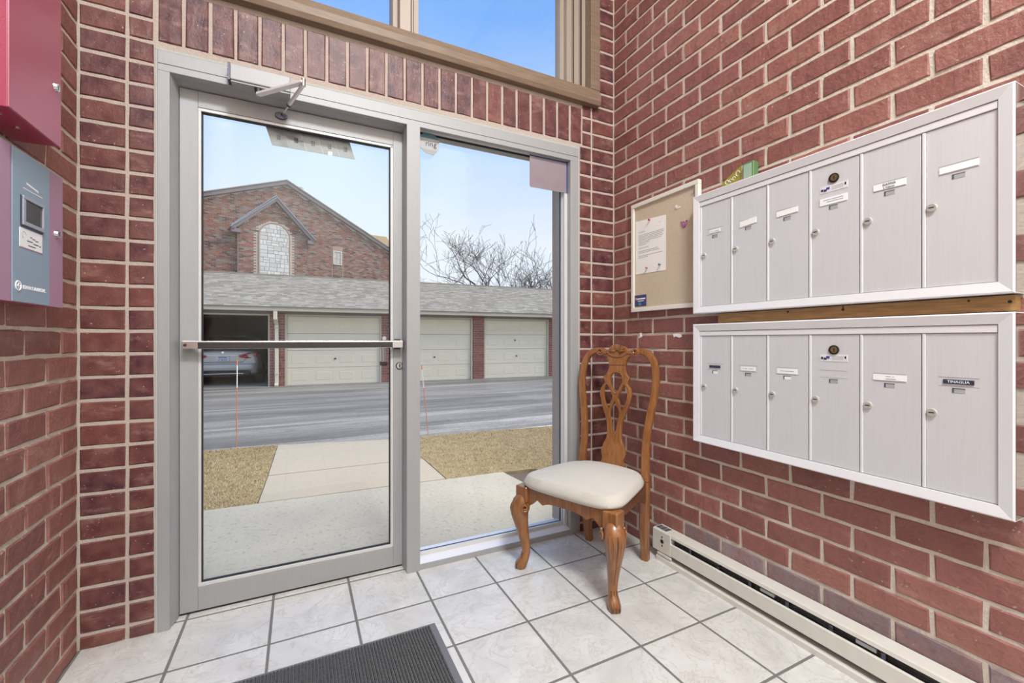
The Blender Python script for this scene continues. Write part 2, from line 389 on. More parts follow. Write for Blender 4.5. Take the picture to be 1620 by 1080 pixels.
def lay(wall, bricks, rz, mt, mt_i, rough, limit=300, dark=None):
    """bricks: (x,y,z centre on the wall face, width, height[, material])"""
    def score(b):
        ax = Vector((math.cos(rz), math.sin(rz), 0)); P = []
        for s_ in (-1, 1):
            for q in (-1, 1):
                p = proj(Vector(b[:3]) + ax * (s_ * b[3] / 2) + Vector((0, 0, q * b[4] / 2)))
                if p is None: return 0
                P.append((min(max(p[0], -60), 1680), min(max(p[1], -60), 1140)))
        return (max(p[0] for p in P) - min(p[0] for p in P)) * (max(p[1] for p in P) - min(p[1] for p in P))
    order = sorted(bricks, key=score, reverse=True)
    near = [b for b in order[:limit] if score(b) > 30]; rest = [b for b in order if b not in near]
    for b in near:
        m_ = b[5] if len(b) > 5 else mt
        me = brick_mesh(b[3], b[4], rough, random.randrange(6), m_)
        if not me.materials: me.materials.append(MT[m_])
        o = bpy.data.objects.new('brick', me); COL.objects.link(o); o.parent = wall; o.location = b[:3]
        o.rotation_euler = (random.uniform(-.006, .006), random.uniform(-.004, .004), rz + random.uniform(-.006, .006))
    if rest:
        mb = MB(); M_ = Matrix.Rotation(rz, 3, 'Z')
        for b in rest:
            me = brick_mesh(b[3], b[4], rough, random.randrange(6))
            mb.add([M_ @ v.co + Vector(b[:3]) for v in me.vertices], [list(p.vertices) for p in me.polygons])
        mb.build('far_bricks', mt_i, wall, kind='stuff')
row_z = lambda k: C0 + CH * (k + .5)
BH = CH - MJ

# ------------------------------------------------------------------ floor
flo = MB().box(XL - .3, XR + .3, -2.2, 2.18, -.16, .0003).build('floor', 'grout'); struct(flo)
T, TX, TY = .2948, -.0963, 1.7566
_tile = {}
def tile_mesh(wx, wy):
    k = (round(wx, 3), round(wy, 3))
    if k not in _tile:
        me = bpy.data.meshes.new('tile'); a, b, c = wx / 2, wy / 2, .0025
        mb = MB().add([(-a + c, -b + c, .001), (a - c, -b + c, .001), (a - c, b - c, .001), (-a + c, b - c, .001), (-a, -b, -.001), (a, -b, -.001), (a, b, -.001), (-a, b, -.001), (-a, -b, -.01), (a, -b, -.01), (a, b, -.01), (-a, b, -.01)],
                      [(0, 1, 2, 3), (4, 5, 1, 0), (5, 6, 2, 1), (6, 7, 3, 2), (7, 4, 0, 3), (8, 9, 5, 4), (9, 10, 6, 5), (10, 11, 7, 6), (11, 8, 4, 7)])
        me.from_pydata(mb.v, [], mb.f); me.materials.append(MT['tile']); _tile[k] = me
    return _tile[k]
for i in range(-3, 7):
    for j in range(-8, 2):
        x0, x1 = max(TX + T * i, XL), min(TX + T * (i + 1), XR); y0, y1 = TY + T * j, min(TY + T * (j + 1), 2.10)
        if x1 - x0 < .03 or y1 - y0 < .03: continue
        g_ = .0064
        o = bpy.data.objects.new('tile', tile_mesh(x1 - x0 - g_, y1 - y0 - g_)); COL.objects.link(o); o.parent = flo
        o.location = ((x0 + x1) / 2, (y0 + y1) / 2, random.uniform(-.0004, .0004))

# ------------------------------------------------------------------ walls
FXL, FXR, FZT = -.477, 1.412, 2.163          # storefront opening
WXL, WXR, WZB = -.66, 1.530, 2.405           # upper window opening
YB = 2.30
mb = MB()
mb.box(XL - .2, FXL, YW, YB, -.02, FZT).box(FXR, XR + .2, YW, YB, -.02, FZT).box(XL - .2, XR + .2, YW, YB, FZT, WZB)
mb.box(WXR, XR + .2, YW, YB, WZB, ZTOP).box(XL - .2, WXL, YW, YB, WZB, ZTOP).box(XL - .2, XR + .2, YW, YB, ZTOP, 4.3)
wf = struct(mb.build('wall_front', 'mortar_front_shaded'))
bl = []
def cols(x0, x1, k0, k1, first=None):
    for k in range(k0, k1):
        zc, hh = row_z(k), BH
        if k == k0 and first is not None:
            hh = C0 + CH * (k + 1) - MJ / 2 - first; zc = first + hh / 2
        bl.append(((x0 + x1) / 2, YW, zc, x1 - x0, hh))
for a, b in ((XL + .008, -.562), (-.551, FXL - .004)): cols(a, b, -3, 40 if a < -.6 else 24, first=.002)
for a, b in ((FXR + .005, 1.492), (1.503, XR - .008)): cols(a, b, -3, 24 if a < 1.45 else 40, first=.002)
# tighten the upper right field beside the window
bl = [b for b in bl if not (b[0] > 1.5 and b[2] > WZB)]
for k in range(27, 38): bl.append(((WXR + .004 + XR - .008) / 2, YW, row_z(k), XR - .008 - WXR - .004, BH))
for k in range(24, 27): bl += [((-.551 + FXL - .006) / 2, YW, row_z(k), FXL - .006 + .551, BH), ((1.434 + 1.492) / 2, YW, row_z(k), 1.492 - 1.434, BH)]
ns = 23; sw = (1.428 - FXL) / ns
for i in range(ns): bl.append((FXL + sw * (i + .5) + .004, YW, (2.187 + 2.384) / 2, sw - .0115, 2.384 - 2.187))
lay(wf, bl, 0, 'brick_smooth_shaded', 'brick_smooth_shaded_i', False)

wr = struct(MB().box(XR, XR + .2, -2.2, YW, -.02, 4.3).build('wall_right', 'mortar'))
bl = []
for k in range(-3, 50):
    off = 1.607 if k % 2 == 0 else 1.700
    for q in range(-3, 11):
        y1 = off - .2035 * (q - 1); y0 = y1 - .2035
        y1c = min(y1, YW - .001)
        if y1c - y0 < .03 or y0 < -.4: continue
        a, b = y0 + MJ / 2, y1c - MJ / 2
        z0, z1 = row_z(k) - BH / 2, row_z(k) + BH / 2
        if z0 < 0: z0 = .002
        if z1 - z0 < .02: continue
        it = (XR, (a + b) / 2, (z0 + z1) / 2, b - a, z1 - z0)
        if k == -1 and y0 < 1.45: it = it + ('brick_grey',)
        bl.append(it)
hid = [b for b in bl if .42 < b[1] < 1.28 and (.70 < b[2] < 1.05 or 1.23 < b[2] < 1.66)]
bl = [b for b in bl if b not in hid]
lay(wr, bl, R_(-90), 'brick_rough', 'brick_rough_i', True)

for pts_ in ([(1.797, 1.118), (1.790, 1.106), (1.800, 1.095), (1.792, 1.090), (1.784, 1.101), (1.779, 1.094), (1.775, 1.100), (1.782, 1.110), (1.780, 1.120)], [(1.560, 1.110), (1.540, 1.113), (1.512, 1.108), (1.505, 1.098), (1.520, 1.092), (1.545, 1.099), (1.556, 1.094)]):
    MB().prism([(XR - .0062, y, z) for y, z in pts_], (.004, 0, 0)).build('paint_smear', 'label_white', wr)
wl = struct(MB().box(XL - .2, XL, -2.2, YW, -.02, 4.3).build('wall_left', 'mortar'))
bl = []
for k in range(-3, 50):
    off = 1.690 if k % 2 == 0 else 1.600
    for q in range(-10, 3):
        y0 = off + .2035 * q; y1 = min(y0 + .2035, YW - .001)
        if y1 - y0 < .03 or y0 < -.4: continue
        a, b = y0 + MJ / 2, y1 - MJ / 2
        z0, z1 = max(row_z(k) - BH / 2, .002), row_z(k) + BH / 2
        if z1 - z0 < .02: continue
        bl.append((XL, (a + b) / 2, (z0 + z1) / 2, b - a, z1 - z0))
lay(wl, bl, R_(90), 'brick_rough', 'brick_rough_i', True, limit=220)
struct(MB().box(XL - .2, XR + .2, -2.4, -2.2, -.02, 4.3).build('wall_back', 'wall_paint'))
struct(MB().box(XL - .2, XR + .2, -2.4, YB, 4.3, 4.45).build('ceiling', 'ceiling_paint'))
lp = thing('added_fill_lamp', 'added square white fill lamp on the vestibule ceiling, out of the picture', 'lamp', (.35, -1.0, 4.3))  # fixture added to go with the interior fill light
MB().box(-.10, .80, -1.45, -.55, 4.27, 4.3).build('fill_lamp_base', 'mail_frame', lp)

# ------------------------------------------------------------------ storefront frame (structure), sidelight, door
FY = 2.008
fr_ = struct(MB().box(FXL + .008, FXR - .008, FY, 2.036, 2.079, 2.153).box(FXL + .008, FXR - .008, 2.036, 2.15, 2.098, 2.153).build('trim_1', 'frame_alu', bevel=.0015))
def fpart(name, m, *boxes, ch=.0012, parent=fr_):
    mb = MB()
    for b in boxes: mb.box(*b)
    return mb.build(name, m, parent, bevel=ch)
fpart('jamb', 'frame_alu', (FXL + .008, -.433, FY, 2.15, 0, 2.079))
fpart('jamb', 'frame_alu', (1.352, FXR - .008, FY, 2.15, 0, 2.079))
fpart('mullion', 'frame_alu', (.446, .508, FY - .004, 2.15, 0, 2.0785))
def cove(pts, d, name, m='frame_alu'): return MB().prism(pts, d).build(name, m, fr_, True)
cv_l = [(-.433, FY + .012), (-.427, FY + .03), (-.422, FY + .055), (-.4205, 2.082), (-.4205, 2.13), (-.433, 2.13)]
cove([(x, y, 0.004) for x, y in cv_l], (0, 0, 2.09), 'stop')
cove([(.446, y, .004) if i in (0,) else (.446 - (x + .433) * .35, y, .004) for i, (x, y) in enumerate(cv_l)][::-1], (0, 0, 2.09), 'stop')
cove([(-.433, 2.0365, 2.0975), (-.433, 2.0365, 2.084), (-.433, FY + .045, 2.081), (-.433, FY + .06, 2.076), (-.433, 2.080, 2.071), (-.433, 2.13, 2.071), (-.433, 2.13, 2.0975)], (.879, 0, 0), 'head_stop')
fpart('caulk', 'caulk', (FXL, FXL + .008, FY + .003, 2.05, 0, FZT), (FXR - .008, FXR, FY + .003, 2.05, 0, FZT), (FXL, FXR, FY + .002, 2.05, 2.153, FZT), ch=.002)
# head seam line
fpart('seam', 'gasket', (FXL + .01, FXR - .01, FY - .0006, FY, 2.1045, 2.1065), ch=0)
# sidelight: window_1
w1 = struct(MB().box(.508, 1.352, 2.010, 2.15, .0, .028).add([], []).build('window_1', 'frame_alu', bevel=.0015))
fpart('sill_bevel', 'mail_frame', parent=w1, ch=.001) if False else None
MB().prism([(.508, 2.012, .028), (.508, 2.045, .040), (.508, 2.15, .040), (.508, 2.15, .028)], (.844, 0, 0)).build('sill_slope', 'mail_frame', w1)
fpart('glazing_bead', 'bead_alu', (.508, 1.352, 2.062, 2.082, .040, .056), (1.334, 1.352, 2.040, 2.060, .04, 2.098), (1.332, 1.345, 2.064, 2.085, .056, 2.098), (.508, 1.352, 2.045, 2.062, 2.088, 2.098), (.508, 1.352, 2.066, 2.085, 2.090, 2.0985), (.508, .516, 2.064, 2.085, .056, 2.09), parent=w1)
fpart('gasket_strip', 'gasket', (.516, 1.332, 2.078, 2.0865, .054, .0565), (1.328, 1.332, 2.080, 2.0865, .058, 2.09), (.516, 1.332, 2.078, 2.0865, 2.083, 2.090), parent=w1, ch=0)
MB().box(.510, 1.346, 2.088, 2.094, .042, 2.097).build('glass_pane', 'glass', w1)
# door_1: the leaf
DY = 2.085
d1 = struct(MB().box(-.419, -.360, DY, 2.125, .010, 2.067).build('door_1', 'frame_alu', bevel=.001))
fpart('stile', 'frame_alu', (.400, .444, DY, 2.125, .010, 2.067), parent=d1, ch=.001)
fpart('top_rail', 'frame_alu', (-.3595, .3995, DY, 2.125, 2.004, 2.067), parent=d1, ch=.001)
fpart('bottom_rail', 'frame_alu', (-.3595, .3995, DY, 2.125, .010, .100), parent=d1, ch=.001)
fpart('glazing_bead', 'bead_alu', (-.360, -.350, DY + .004, 2.106, .112, 1.998), (.388, .400, DY + .003, 2.106, .112, 1.998), (-.36, .40, DY + .003, 2.106, .1005, .114), (-.36, .40, DY + .003, 2.106, 1.992, 2.0035), parent=d1)
fpart('gasket_strip', 'gasket', (-.350, -.3455, DY + .010, 2.108, .118, 1.99), (.3835, .388, DY + .010, 2.108, .118, 1.99), (-.35, .388, DY + .01, 2.108, .114, .118), (-.35, .388, DY + .01, 2.108, 1.987, 1.992), parent=d1, ch=0)
MB().box(-.352, .390, 2.110, 2.116, .112, 1.994).build('glass_pane', 'glass', d1)
fpart('push_bar', 'chrome', (-.404, .436, 2.036, 2.050, 1.046, 1.077), parent=d1, ch=.002)
fpart('bar_backlit_face', 'bar_backlit', (-.352, .388, 2.0345, 2.036, 1.0475, 1.0715), parent=d1, ch=0)  # dark face paints the bar as seen against the light
MB().cyl((-.392, 2.0355, 1.061), (-.392, 2.034, 1.061), .006, 12).build('bar_screw', 'dark_metal', d1)
fpart('bar_bracket', 'frame_alu', (.392, .434, 2.048, 2.085, 1.044, 1.079), parent=d1)
fpart('bar_bracket', 'frame_alu', (-.402, -.37, 2.048, 2.085, 1.044, 1.079), parent=d1)
fpart('bracket_clip', 'black', (.404, .428, 2.060, 2.085, 1.079, 1.085), (.404, .428, 2.060, 2.085, 1.038, 1.044), parent=d1, ch=0)
lk = MB().cyl((.428, 2.076, .959), (.428, 2.086, .959), .0135, 20).build('lock_cylinder', 'chrome', d1, True)
rg = MB(); rg.tube([(.428 + .0145 * math.cos(a * PI / 12), 2.083, .959 + .0145 * math.sin(a * PI / 12)) for a in range(25)], .0018, 6, cap=False).build('lock_ring', 'black', lk, True)
MB().box(.4255, .4305, 2.0745, 2.0765, .950, .968).build('keyway', 'dark_metal', lk)
hd = MB().tube([(.366, 2.126, 1.09), (.366, 2.160, 1.09), (.366, 2.160, .972)], .0095, 10).build('outer_pull', 'chrome', d1, True)
MB().box(.352, .380, 2.126, 2.172, .958, .976).build('pull_foot', 'black', hd)
fpart('door_sweep', 'gasket', (-.419, .444, DY + .004, 2.12, .002, .012), parent=d1, ch=0)
struct(MB().box(FXL, FXR, 2.13, 2.29, -.16, -.10).build('trim_2', 'concrete'))

# things stuck on / behind the glass
sx = lambda x, z: x + (-.027) * (z - 1.925) / .085
st = thing('hanging_strip', 'grey strip of five panels with dark squares at the top of the door glass', 'sign', (.05, 2.135, 1.925))
for i in range(5):
    a = -.105 + .3405 * i / 5; b = -.105 + .3405 * (i + 1) / 5 - .0014
    q = [(sx(a, 1.925), 2.135, 1.925), (sx(b, 1.925), 2.135, 1.925), (sx(b, 2.012), 2.135, 2.012), (sx(a, 2.012), 2.135, 2.012)]
    pn = MB().prism(q, (0, .003, 0)).build('panel', 'strip_grey', st)
    cx_ = sx((a + b) / 2, 1.965) + (.004)
    MB().box(cx_ - .0075, cx_ + .0075, 2.1335, 2.1352, 1.952, 1.973).build('dark_square', 'strip_dark', pn)
    MB().box(cx_ + .003, cx_ + .0075, 2.1330, 2.1336, 1.952, 1.973).build('square_edge', 'label_dark', pn)
for i in range(1, 5):
    a = -.105 + .3405 * i / 5 - .0014
    MB().prism([(sx(a, 1.925), 2.136, 1.925), (sx(a + .0016, 1.925), 2.136, 1.925), (sx(a + .0016, 2.012), 2.136, 2.012), (sx(a, 2.012), 2.136, 2.012)], (0, .001, 0)).build('seam', 'label_white', st)
MB().box(.118, .136, 2.1325, 2.1345, 1.923, 1.940).build('tape_tab', 'label_white', st)

oc = thing('alarm_decal', 'small octagonal alarm decal lettered ring in the top left corner of the sidelight', 'decal', (.572, 2.06, 2.03))
ocp = [(.604, 2.102), (.628, 2.079), (.628, 2.033), (.600, 2.000), (.562, 2.004), (.532, 2.026), (.532, 2.084), (.554, 2.104)]
def clip(poly, z0, z1):
    def cut(p, z, keep):
        out = []
        for i in range(len(p)):
            a, b = p[i], p[(i + 1) % len(p)]; ia, ib = keep(a[1], z), keep(b[1], z)
            if ia: out.append(a)
            if ia != ib:
                t_ = (z - a[1]) / (b[1] - a[1]); out.append((a[0] + (b[0] - a[0]) * t_, z))
        return out
    return cut(cut(poly, z0, lambda v, z: v >= z), z1, lambda v, z: v <= z)
OY = 2.060
ocp = [(x * .981, 1.08 + (z - 1.08) * .981) for x, z in ocp]
for z0, z1, m_, nm in ((1.9, 2.006, 'strip_grey', 'lower_band'), (2.006, 2.059, 'decal_grey', 'name_band'), (2.059, 2.2, 'decal_teal', 'upper_band')):
    pl = clip(ocp, z0, z1); MB().prism([(x, OY, z) for x, z in pl], (0, .002, 0)).build(nm, m_, oc)
text_mb('ring', .036, face_mtx((.575, OY - .0008, 2.033), 'front'), .0004).build('lettering', 'ink', oc)

fm = thing('window_film', 'mauve grey rectangular film sheet in the top right corner of the sidelight', 'film', (1.24, 2.036, 1.904))
pl = [(1.110, 2.077), (1.110, 1.911), (1.117, 1.904), (1.350, 1.904), (1.350, 2.077)]
MB().prism([(x, 2.0375, z) for x, z in pl], (0, .0015, 0)).build('sheet', 'film', fm)
MB().box(1.110, 1.350, 2.0365, 2.0373, 2.071, 2.0775).box(1.343, 1.350, 2.0365, 2.0373, 1.904, 2.071).build('blue_reflection', 'film_reflection', fm)  # blue strips paint a reflection along the film's top and right

# door closer on the head
dc = thing('door_closer', 'silver door closer with folding arm under the lintel', 'door closer', (-.14, 2.008, 2.08))
MB().box(-.238, -.032, 1.962, 2.006, 2.083, 2.143).build('cover', 'frame_alu', dc, bevel=.003)
MB().box(-.246, -.238, 1.964, 2.006, 2.079, 2.147).build('end_plate', 'dark_metal', dc, bevel=.001)
for zz in (2.095, 2.13):
    MB().cyl((-.249, 1.982, zz), (-.2455, 1.982, zz), .006, 10).build('screw', 'chrome', dc, True)
MB().box(-.236, -.034, 1.968, 2.006, 2.077, 2.0828).build('lower_rail', 'frame_alu', dc)
MB().cyl((-.146, 1.985, 2.083), (-.146, 1.985, 2.060), .015, 14, .011).build('spindle', 'dark_metal', dc, True)
MB().cyl((-.146, 1.985, 2.060), (-.146, 1.985, 2.052), .008, 10).build('spindle_nut', 'chrome', dc, True)
a, b = Vector((-.146, 1.985, 2.056)), Vector((.0144, 1.826, 2.062)); c_ = Vector((-.068, 2.083, 2.035))
dn = (b - a).normalized(); sd = Vector((-dn.y, dn.x, 0)) * .011; up = Vector((0, 0, .005))
MB().hexa([a - sd - up, a + sd - up, b + sd - up, b - sd - up], [a - sd + up, a + sd + up, b + sd + up, b - sd + up]).build('main_arm', 'mail_frame', dc, bevel=.0015)
MB().cyl(b - Vector((0, 0, .016)), b + Vector((0, 0, .012)), .008, 12).build('elbow_pin', 'chrome', dc, True)
b2 = b + Vector((0, 0, -.010)); mid = b2.lerp(c_, .62)
MB().tube([b2, mid], .0075, 8).build('forearm', 'mail_frame', dc, True)
MB().tube([mid, mid.lerp(c_, .15), c_], [.0055, .0045, .0045], 8).build('forearm_rod', 'chrome', dc, True)
MB().cyl(mid.lerp(b2, .03), mid.lerp(c_, .07), .009, 8).build('rod_nut', 'dark_metal', dc, True)
sh = [(math.cos(t_ * PI / 12) * .024, math.sin(t_ * PI / 12) * .014) for t_ in range(24)]
MB().prism([(c_.x + x, 2.0845, 2.032 + z) for x, z in sh], (0, -.010, 0)).build('shoe', 'dark_metal', dc, bevel=.001)

# ------------------------------------------------------------------ upper window (window_2)
w2 = struct(MB().prism([(WXL, 1.975, 2.405), (WXL, 1.965, 2.425), (WXL, 1.965, 2.455), (WXL, 1.978, 2.492), (WXL, 2.16, 2.492), (WXL, 2.16, 2.405)], (WXR - WXL, 0, 0)).build('window_2', 'window_wood', bevel=.002))
def wpart(name, m, *bs):
    mb = MB()
    for b in bs: mb.box(*b)
    return mb.build(name, m, w2, bevel=.0015)
wpart('casing', 'window_wood', (1.468, WXR, 1.975, 2.16, 2.492, ZTOP)); wpart('casing', 'window_wood', (WXL, -.60, 1.975, 2.16, 2.492, ZTOP))
wpart('head_casing', 'window_wood', (-.60, 1.468, 1.975, 2.16, 3.26, ZTOP))
wpart('sash_frame', 'window_metal', (1.440, 1.468, 2.03, 2.16, 2.492, 3.26), (1.405, 1.440, 2.055, 2.16, 2.492, 3.26), (1.372, 1.405, 2.075, 2.16, 2.492, 3.26), (1.345, 1.372, 2.105, 2.16, 2.492, 3.26))
wpart('sash_groove', 'gasket', (1.4395, 1.4425, 2.0285, 2.04, 2.492, 3.26), (1.404, 1.407, 2.0535, 2.06, 2.492, 3.26))
wpart('mullion', 'window_metal', (.418, .470, 2.02, 2.16, 2.492, 3.26), (.395, .418, 2.07, 2.16, 2.492, 3.26), (.470, .512, 2.05, 2.16, 2.492, 3.26))
wpart('mullion_groove', 'gasket', (.4675, .4715, 2.018, 2.03, 2.492, 3.26), (.488, .490, 2.048, 2.055, 2.492, 3.26))
wpart('sill_rail', 'window_wood', (-.60, 1.345, 2.105, 2.16, 2.492, 2.515))
MB().box(-.60, .40, 2.118, 2.124, 2.50, 3.27).build('glass_pane', 'glass', w2)
MB().box(.50, 1.35, 2.118, 2.124, 2.50, 3.27).build('glass_pane', 'glass', w2)

exec_later = []
# ------------------------------------------------------------------ mailbox units on the right wall
MX, MY0, MY1 = 1.585, .408, 1.382
def mailbox(name, z0, z1, label, cards, extra_open):
    root = thing(name, label, 'mailboxes', (XR, (MY0 + MY1) / 2, z0), group='mailbox units on the right wall')
    MB().box(MX + .018, XR - .006, MY0 + .012, MY1 - .012, z0 + .012, z1 - .012).build('body', 'mail_alu', root)
    fw = .030; o = [(MY0, z0), (MY1, z0), (MY1, z1), (MY0, z1)]; n_ = [(MY0 + fw, z0 + fw), (MY1 - fw, z0 + fw), (MY1 - fw, z1 - fw), (MY0 + fw, z1 - fw)]
    for i in range(4):   # four mitred rails with a sloping face
        A, B = o[i], o[(i + 1) % 4]; C_, D = n_[(i + 1) % 4], n_[i]
        f = lambda p, x: (x, p[0], p[1])
        m_ = lambda p, q, t_: (p[0] + (q[0] - p[0]) * t_, p[1] + (q[1] - p[1]) * t_)
        A1, B1 = m_(A, D, .12), m_(B, C_, .12)
        MB().add([f(A, XR - .004), f(B, XR - .004), f(A, MX + .004), f(B, MX + .004), f(A1, MX), f(B1, MX), f(D, MX + .006), f(C_, MX + .006), f(D, MX + .03), f(C_, MX + .03)],
                 [(0, 1, 3, 2), (2, 3, 5, 4), (4, 5, 7, 6), (6, 7, 9, 8), (8, 9, 1, 0), (0, 2, 4, 6, 8), (1, 9, 7, 5, 3)]).build('frame_rail', 'mail_frame', root)
    iy1, iy0, iz0, iz1 = MY1 - fw, MY0 + fw, z0 + fw, z1 - fw
    MB().box(MX + .005, XR - .005, MY0 - .0008, MY0 - .0001, z0 + .003, z1 - .003).build('side_panel', 'polished', root)
    MB().box(MX + .0085, MX + .03, iy0 + .002, iy1 - .002, iz1 - .021, iz1 - .002).build('top_rail', 'mail_frame', root, bevel=.001)
    MB().box(MX + .0195, MX + .0215, iy0, iy1, iz0, iz1).build('shadow_gap', 'gasket', root)
    dw = (iy1 - iy0) / 6; lz = z0 + (.254 if z0 > 1 else .247); cz = z0 + (.350 if z0 > 1 else .337)
    dx = MX + .012
    for i in range(6):
        yL = iy1 - dw * i - .0018; yR = iy1 - dw * (i + 1) + .0018
        d = MB().box(dx, dx + .007, yR, yL - .008, iz0 + .002, iz1 - .023).build('door', 'mail_alu', root, bevel=.0008)
        MB().box(dx - .0025, dx + .007, yL - .0075, yL, iz0 + .002, iz1 - .023).build('hinge_strip', 'mail_frame', d, bevel=.0012)
        yk = yL - .021
        MB().cyl((dx - .006, yk, lz), (dx, yk, lz), .0105, 18, .0115).build('lock', 'lock_metal', d, True)
        MB().box(dx - .0065, dx - .0058, yk - .006, yk + .006, lz - .0014, lz + .0014).build('keyhole', 'black', d)
        yc = (yL + yR) / 2 - .001
        cd_ = cards[i]
        MB().box(dx - .0006, dx, yc - .040, yc + .040, cz + .0115, cz + .0128).box(dx - .0006, dx, yc - .040, yc + .040, cz - .0125, cz - .0115).build('holder_slits', 'strip_grey', d)
        zl = cz - .024
        MB().box(dx - .0007, dx, yc - .013, yc + .012, zl - .006, zl + .007).build('window_slot', 'strip_grey' if not cd_.get('w') else 'label_white', d)
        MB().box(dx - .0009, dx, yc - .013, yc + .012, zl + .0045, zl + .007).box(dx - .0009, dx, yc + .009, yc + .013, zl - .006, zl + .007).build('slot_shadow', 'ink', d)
        k = cd_.get('k', 'white')
        if k == 'white':
            ww, hh = cd_.get('s', (.068, .018)); tl = cd_.get('tilt', 0)
            MB().prism([(dx - .002, yc + ww / 2, cz - hh / 2 - tl), (dx - .002, yc - ww / 2, cz - hh / 2 + tl), (dx - .002, yc - ww / 2, cz + hh / 2 + tl), (dx - .002, yc + ww / 2, cz + hh / 2 - tl)], (.0016, 0, 0)).build('name_card', 'label_white', d)
        elif k == 'dark':
            ww, hh = cd_.get('s', (.05, .011))
            MB().box(dx - .0025, dx - .0006, yc - ww / 2, yc + ww / 2, cz - hh / 2, cz + hh / 2).build('name_label', 'label_dark', d)
        for tx_, sz, zo, m_ in cd_.get('t', ()):
            text_mb(tx_, sz, face_mtx((dx - .0030, yc, cz + zo), 'right'), .0003).build('lettering', m_, d)
        for (ya, yb, zz) in cd_.get('lines', ()):
            MB().box(dx - .0024, dx - .0020, yc + ya, yc + yb, cz + zz, cz + zz + .0022).build('print_line', 'strip_grey', d)
        if i == 3:
            kz = z0 + .422 if z0 > 1 else z0 + .418
            kr = MB().cyl((dx - .004, yc - .002, kz), (dx, yc - .002, kz), .0155, 20).build('master_lock', 'black', d, True)
            MB().cyl((dx - .0055, yc - .004, kz), (dx - .003, yc - .004, kz), .0105, 16).build('master_core', 'brass', d, True)
            MB().box(dx - .0062, dx - .0054, yc - .0055, yc - .0025, kz - .006, kz + .006).build('master_keyhole', 'black', d)
            pz = z0 + .391
            MB().box(dx - .0010, dx, yc - .042, yc + .040, pz - .0115, pz + .0115).build('maker_plate', 'mail_frame', d)
            for (a_, b_, z_, m_) in ((.037, .031, -.002, 'black'), (.029, .020, -.004, 'navy'), (.021, .011, .001, 'ink_blue'), (-.038, -.034, .002, 'black')):
                MB().box(dx - .0018, dx - .0008, yc + b_, yc + a_, pz + z_ - .003, pz + z_ + .0045).build('plate_mark', m_, d)
            for z_ in (.004, -.0005, -.005):
                MB().box(dx - .0014, dx - .0008, yc - .030, yc + .004, pz + z_, pz + z_ + .0016).build('plate_line', 'decal_grey', d)
    return root
mailbox('mailbox_unit', 1.198, 1.722, 'upper silver mailbox unit with six narrow locked doors', [
    dict(s=(.052, .013), lines=((-.020, .006, -.002), (.012, .017, -.002))), dict(s=(.070, .023), tilt=.003), dict(s=(.076, .019), tilt=.002), dict(s=(.082, .024), lines=((-.03, .03, .003), (-.03, .02, -.004))),
    dict(s=(.080, .019), tilt=-.001, t=(('GAONA', .009, .004, 'ink'), ('J. Frances', .007, -.005, 'ink'))), dict(s=(.078, .017))], 0)
mailbox('mailbox_unit', .630, 1.151, 'lower silver mailbox unit with six narrow locked doors, below the wooden board', [
    dict(k='dark', s=(.054, .011), w=1, lines=((-.021, -.004, -.002), (-.001, .010, -.0005), (.013, .022, .0005))), dict(s=(.062, .016), lines=((-.022, -.004, -.001), (.002, .012, -.001), (.016, .022, -.001))), dict(s=(.072, .019), w=1, lines=((-.025, .025, -.001),)), dict(k='none'),
    dict(s=(.082, .017), lines=((-.004, .008, .002), (-.012, -.008, .002), (-.016, .008, -.005))), dict(k='dark', s=(.061, .012), t=(('TINAGLIA', .010, 0, 'label_white'),))], 0)
wb = MB().box(1.618, XR - .0065, .415, 1.276, 1.1545, 1.1945)
wb = tag(wb.build('mounting_board', 'board_wood'), 'brown wooden board between the two mailbox units', 'board')
for y_, z_, r in ((.98, 1.185, .004), (.80, 1.182, .0045), (.80, 1.190, .003), (.50, 1.186, .003), (.425, 1.178, .004)):
    MB().cyl((1.6175, y_, z_), (1.6195, y_, z_), r, 10).build('nail_hole', 'black', wb)

# two green things standing on top of the upper unit
gp = thing('olive_packet', 'olive green packet with white script behind the top edge of the upper mailboxes', 'packet', (1.64, 1.2, 1.722))
MB().prism([(1.634, 1.268, 1.7222), (1.634, 1.170, 1.7222), (1.634, 1.170, 1.797), (1.634, 1.180, 1.800), (1.634, 1.268, 1.756)], (.008, 0, 0)).build('packet_body', 'olive', gp)
MB().box(1.6335, 1.634, 1.170, 1.178, 1.7222, 1.797).build('white_edge', 'cork', gp)
sw_ = MB()
for cy, cz_, r in ((1.245, 1.752, .007), (1.228, 1.754, .005), (1.212, 1.758, .006), (1.194, 1.772, .009)):
    sw_.tube([(1.6335, cy - r * math.cos(a * .5), cz_ + r * 1.2 * math.sin(a * .5)) for a in range(11)], .0013, 5)
sw_.build('script', 'label_white', gp)
gt = thing('green_tin', 'small green tin beside the olive packet on the upper mailboxes', 'tin', (1.64, 1.14, 1.722))
MB().box(1.620, 1.652, 1.116, 1.164, 1.7222, 1.797, .003).build('tin_body', 'green_tin', gt)
MB().box(1.6185, 1.620, 1.124, 1.158, 1.735, 1.790).build('pale_face', 'green_pale', gt)

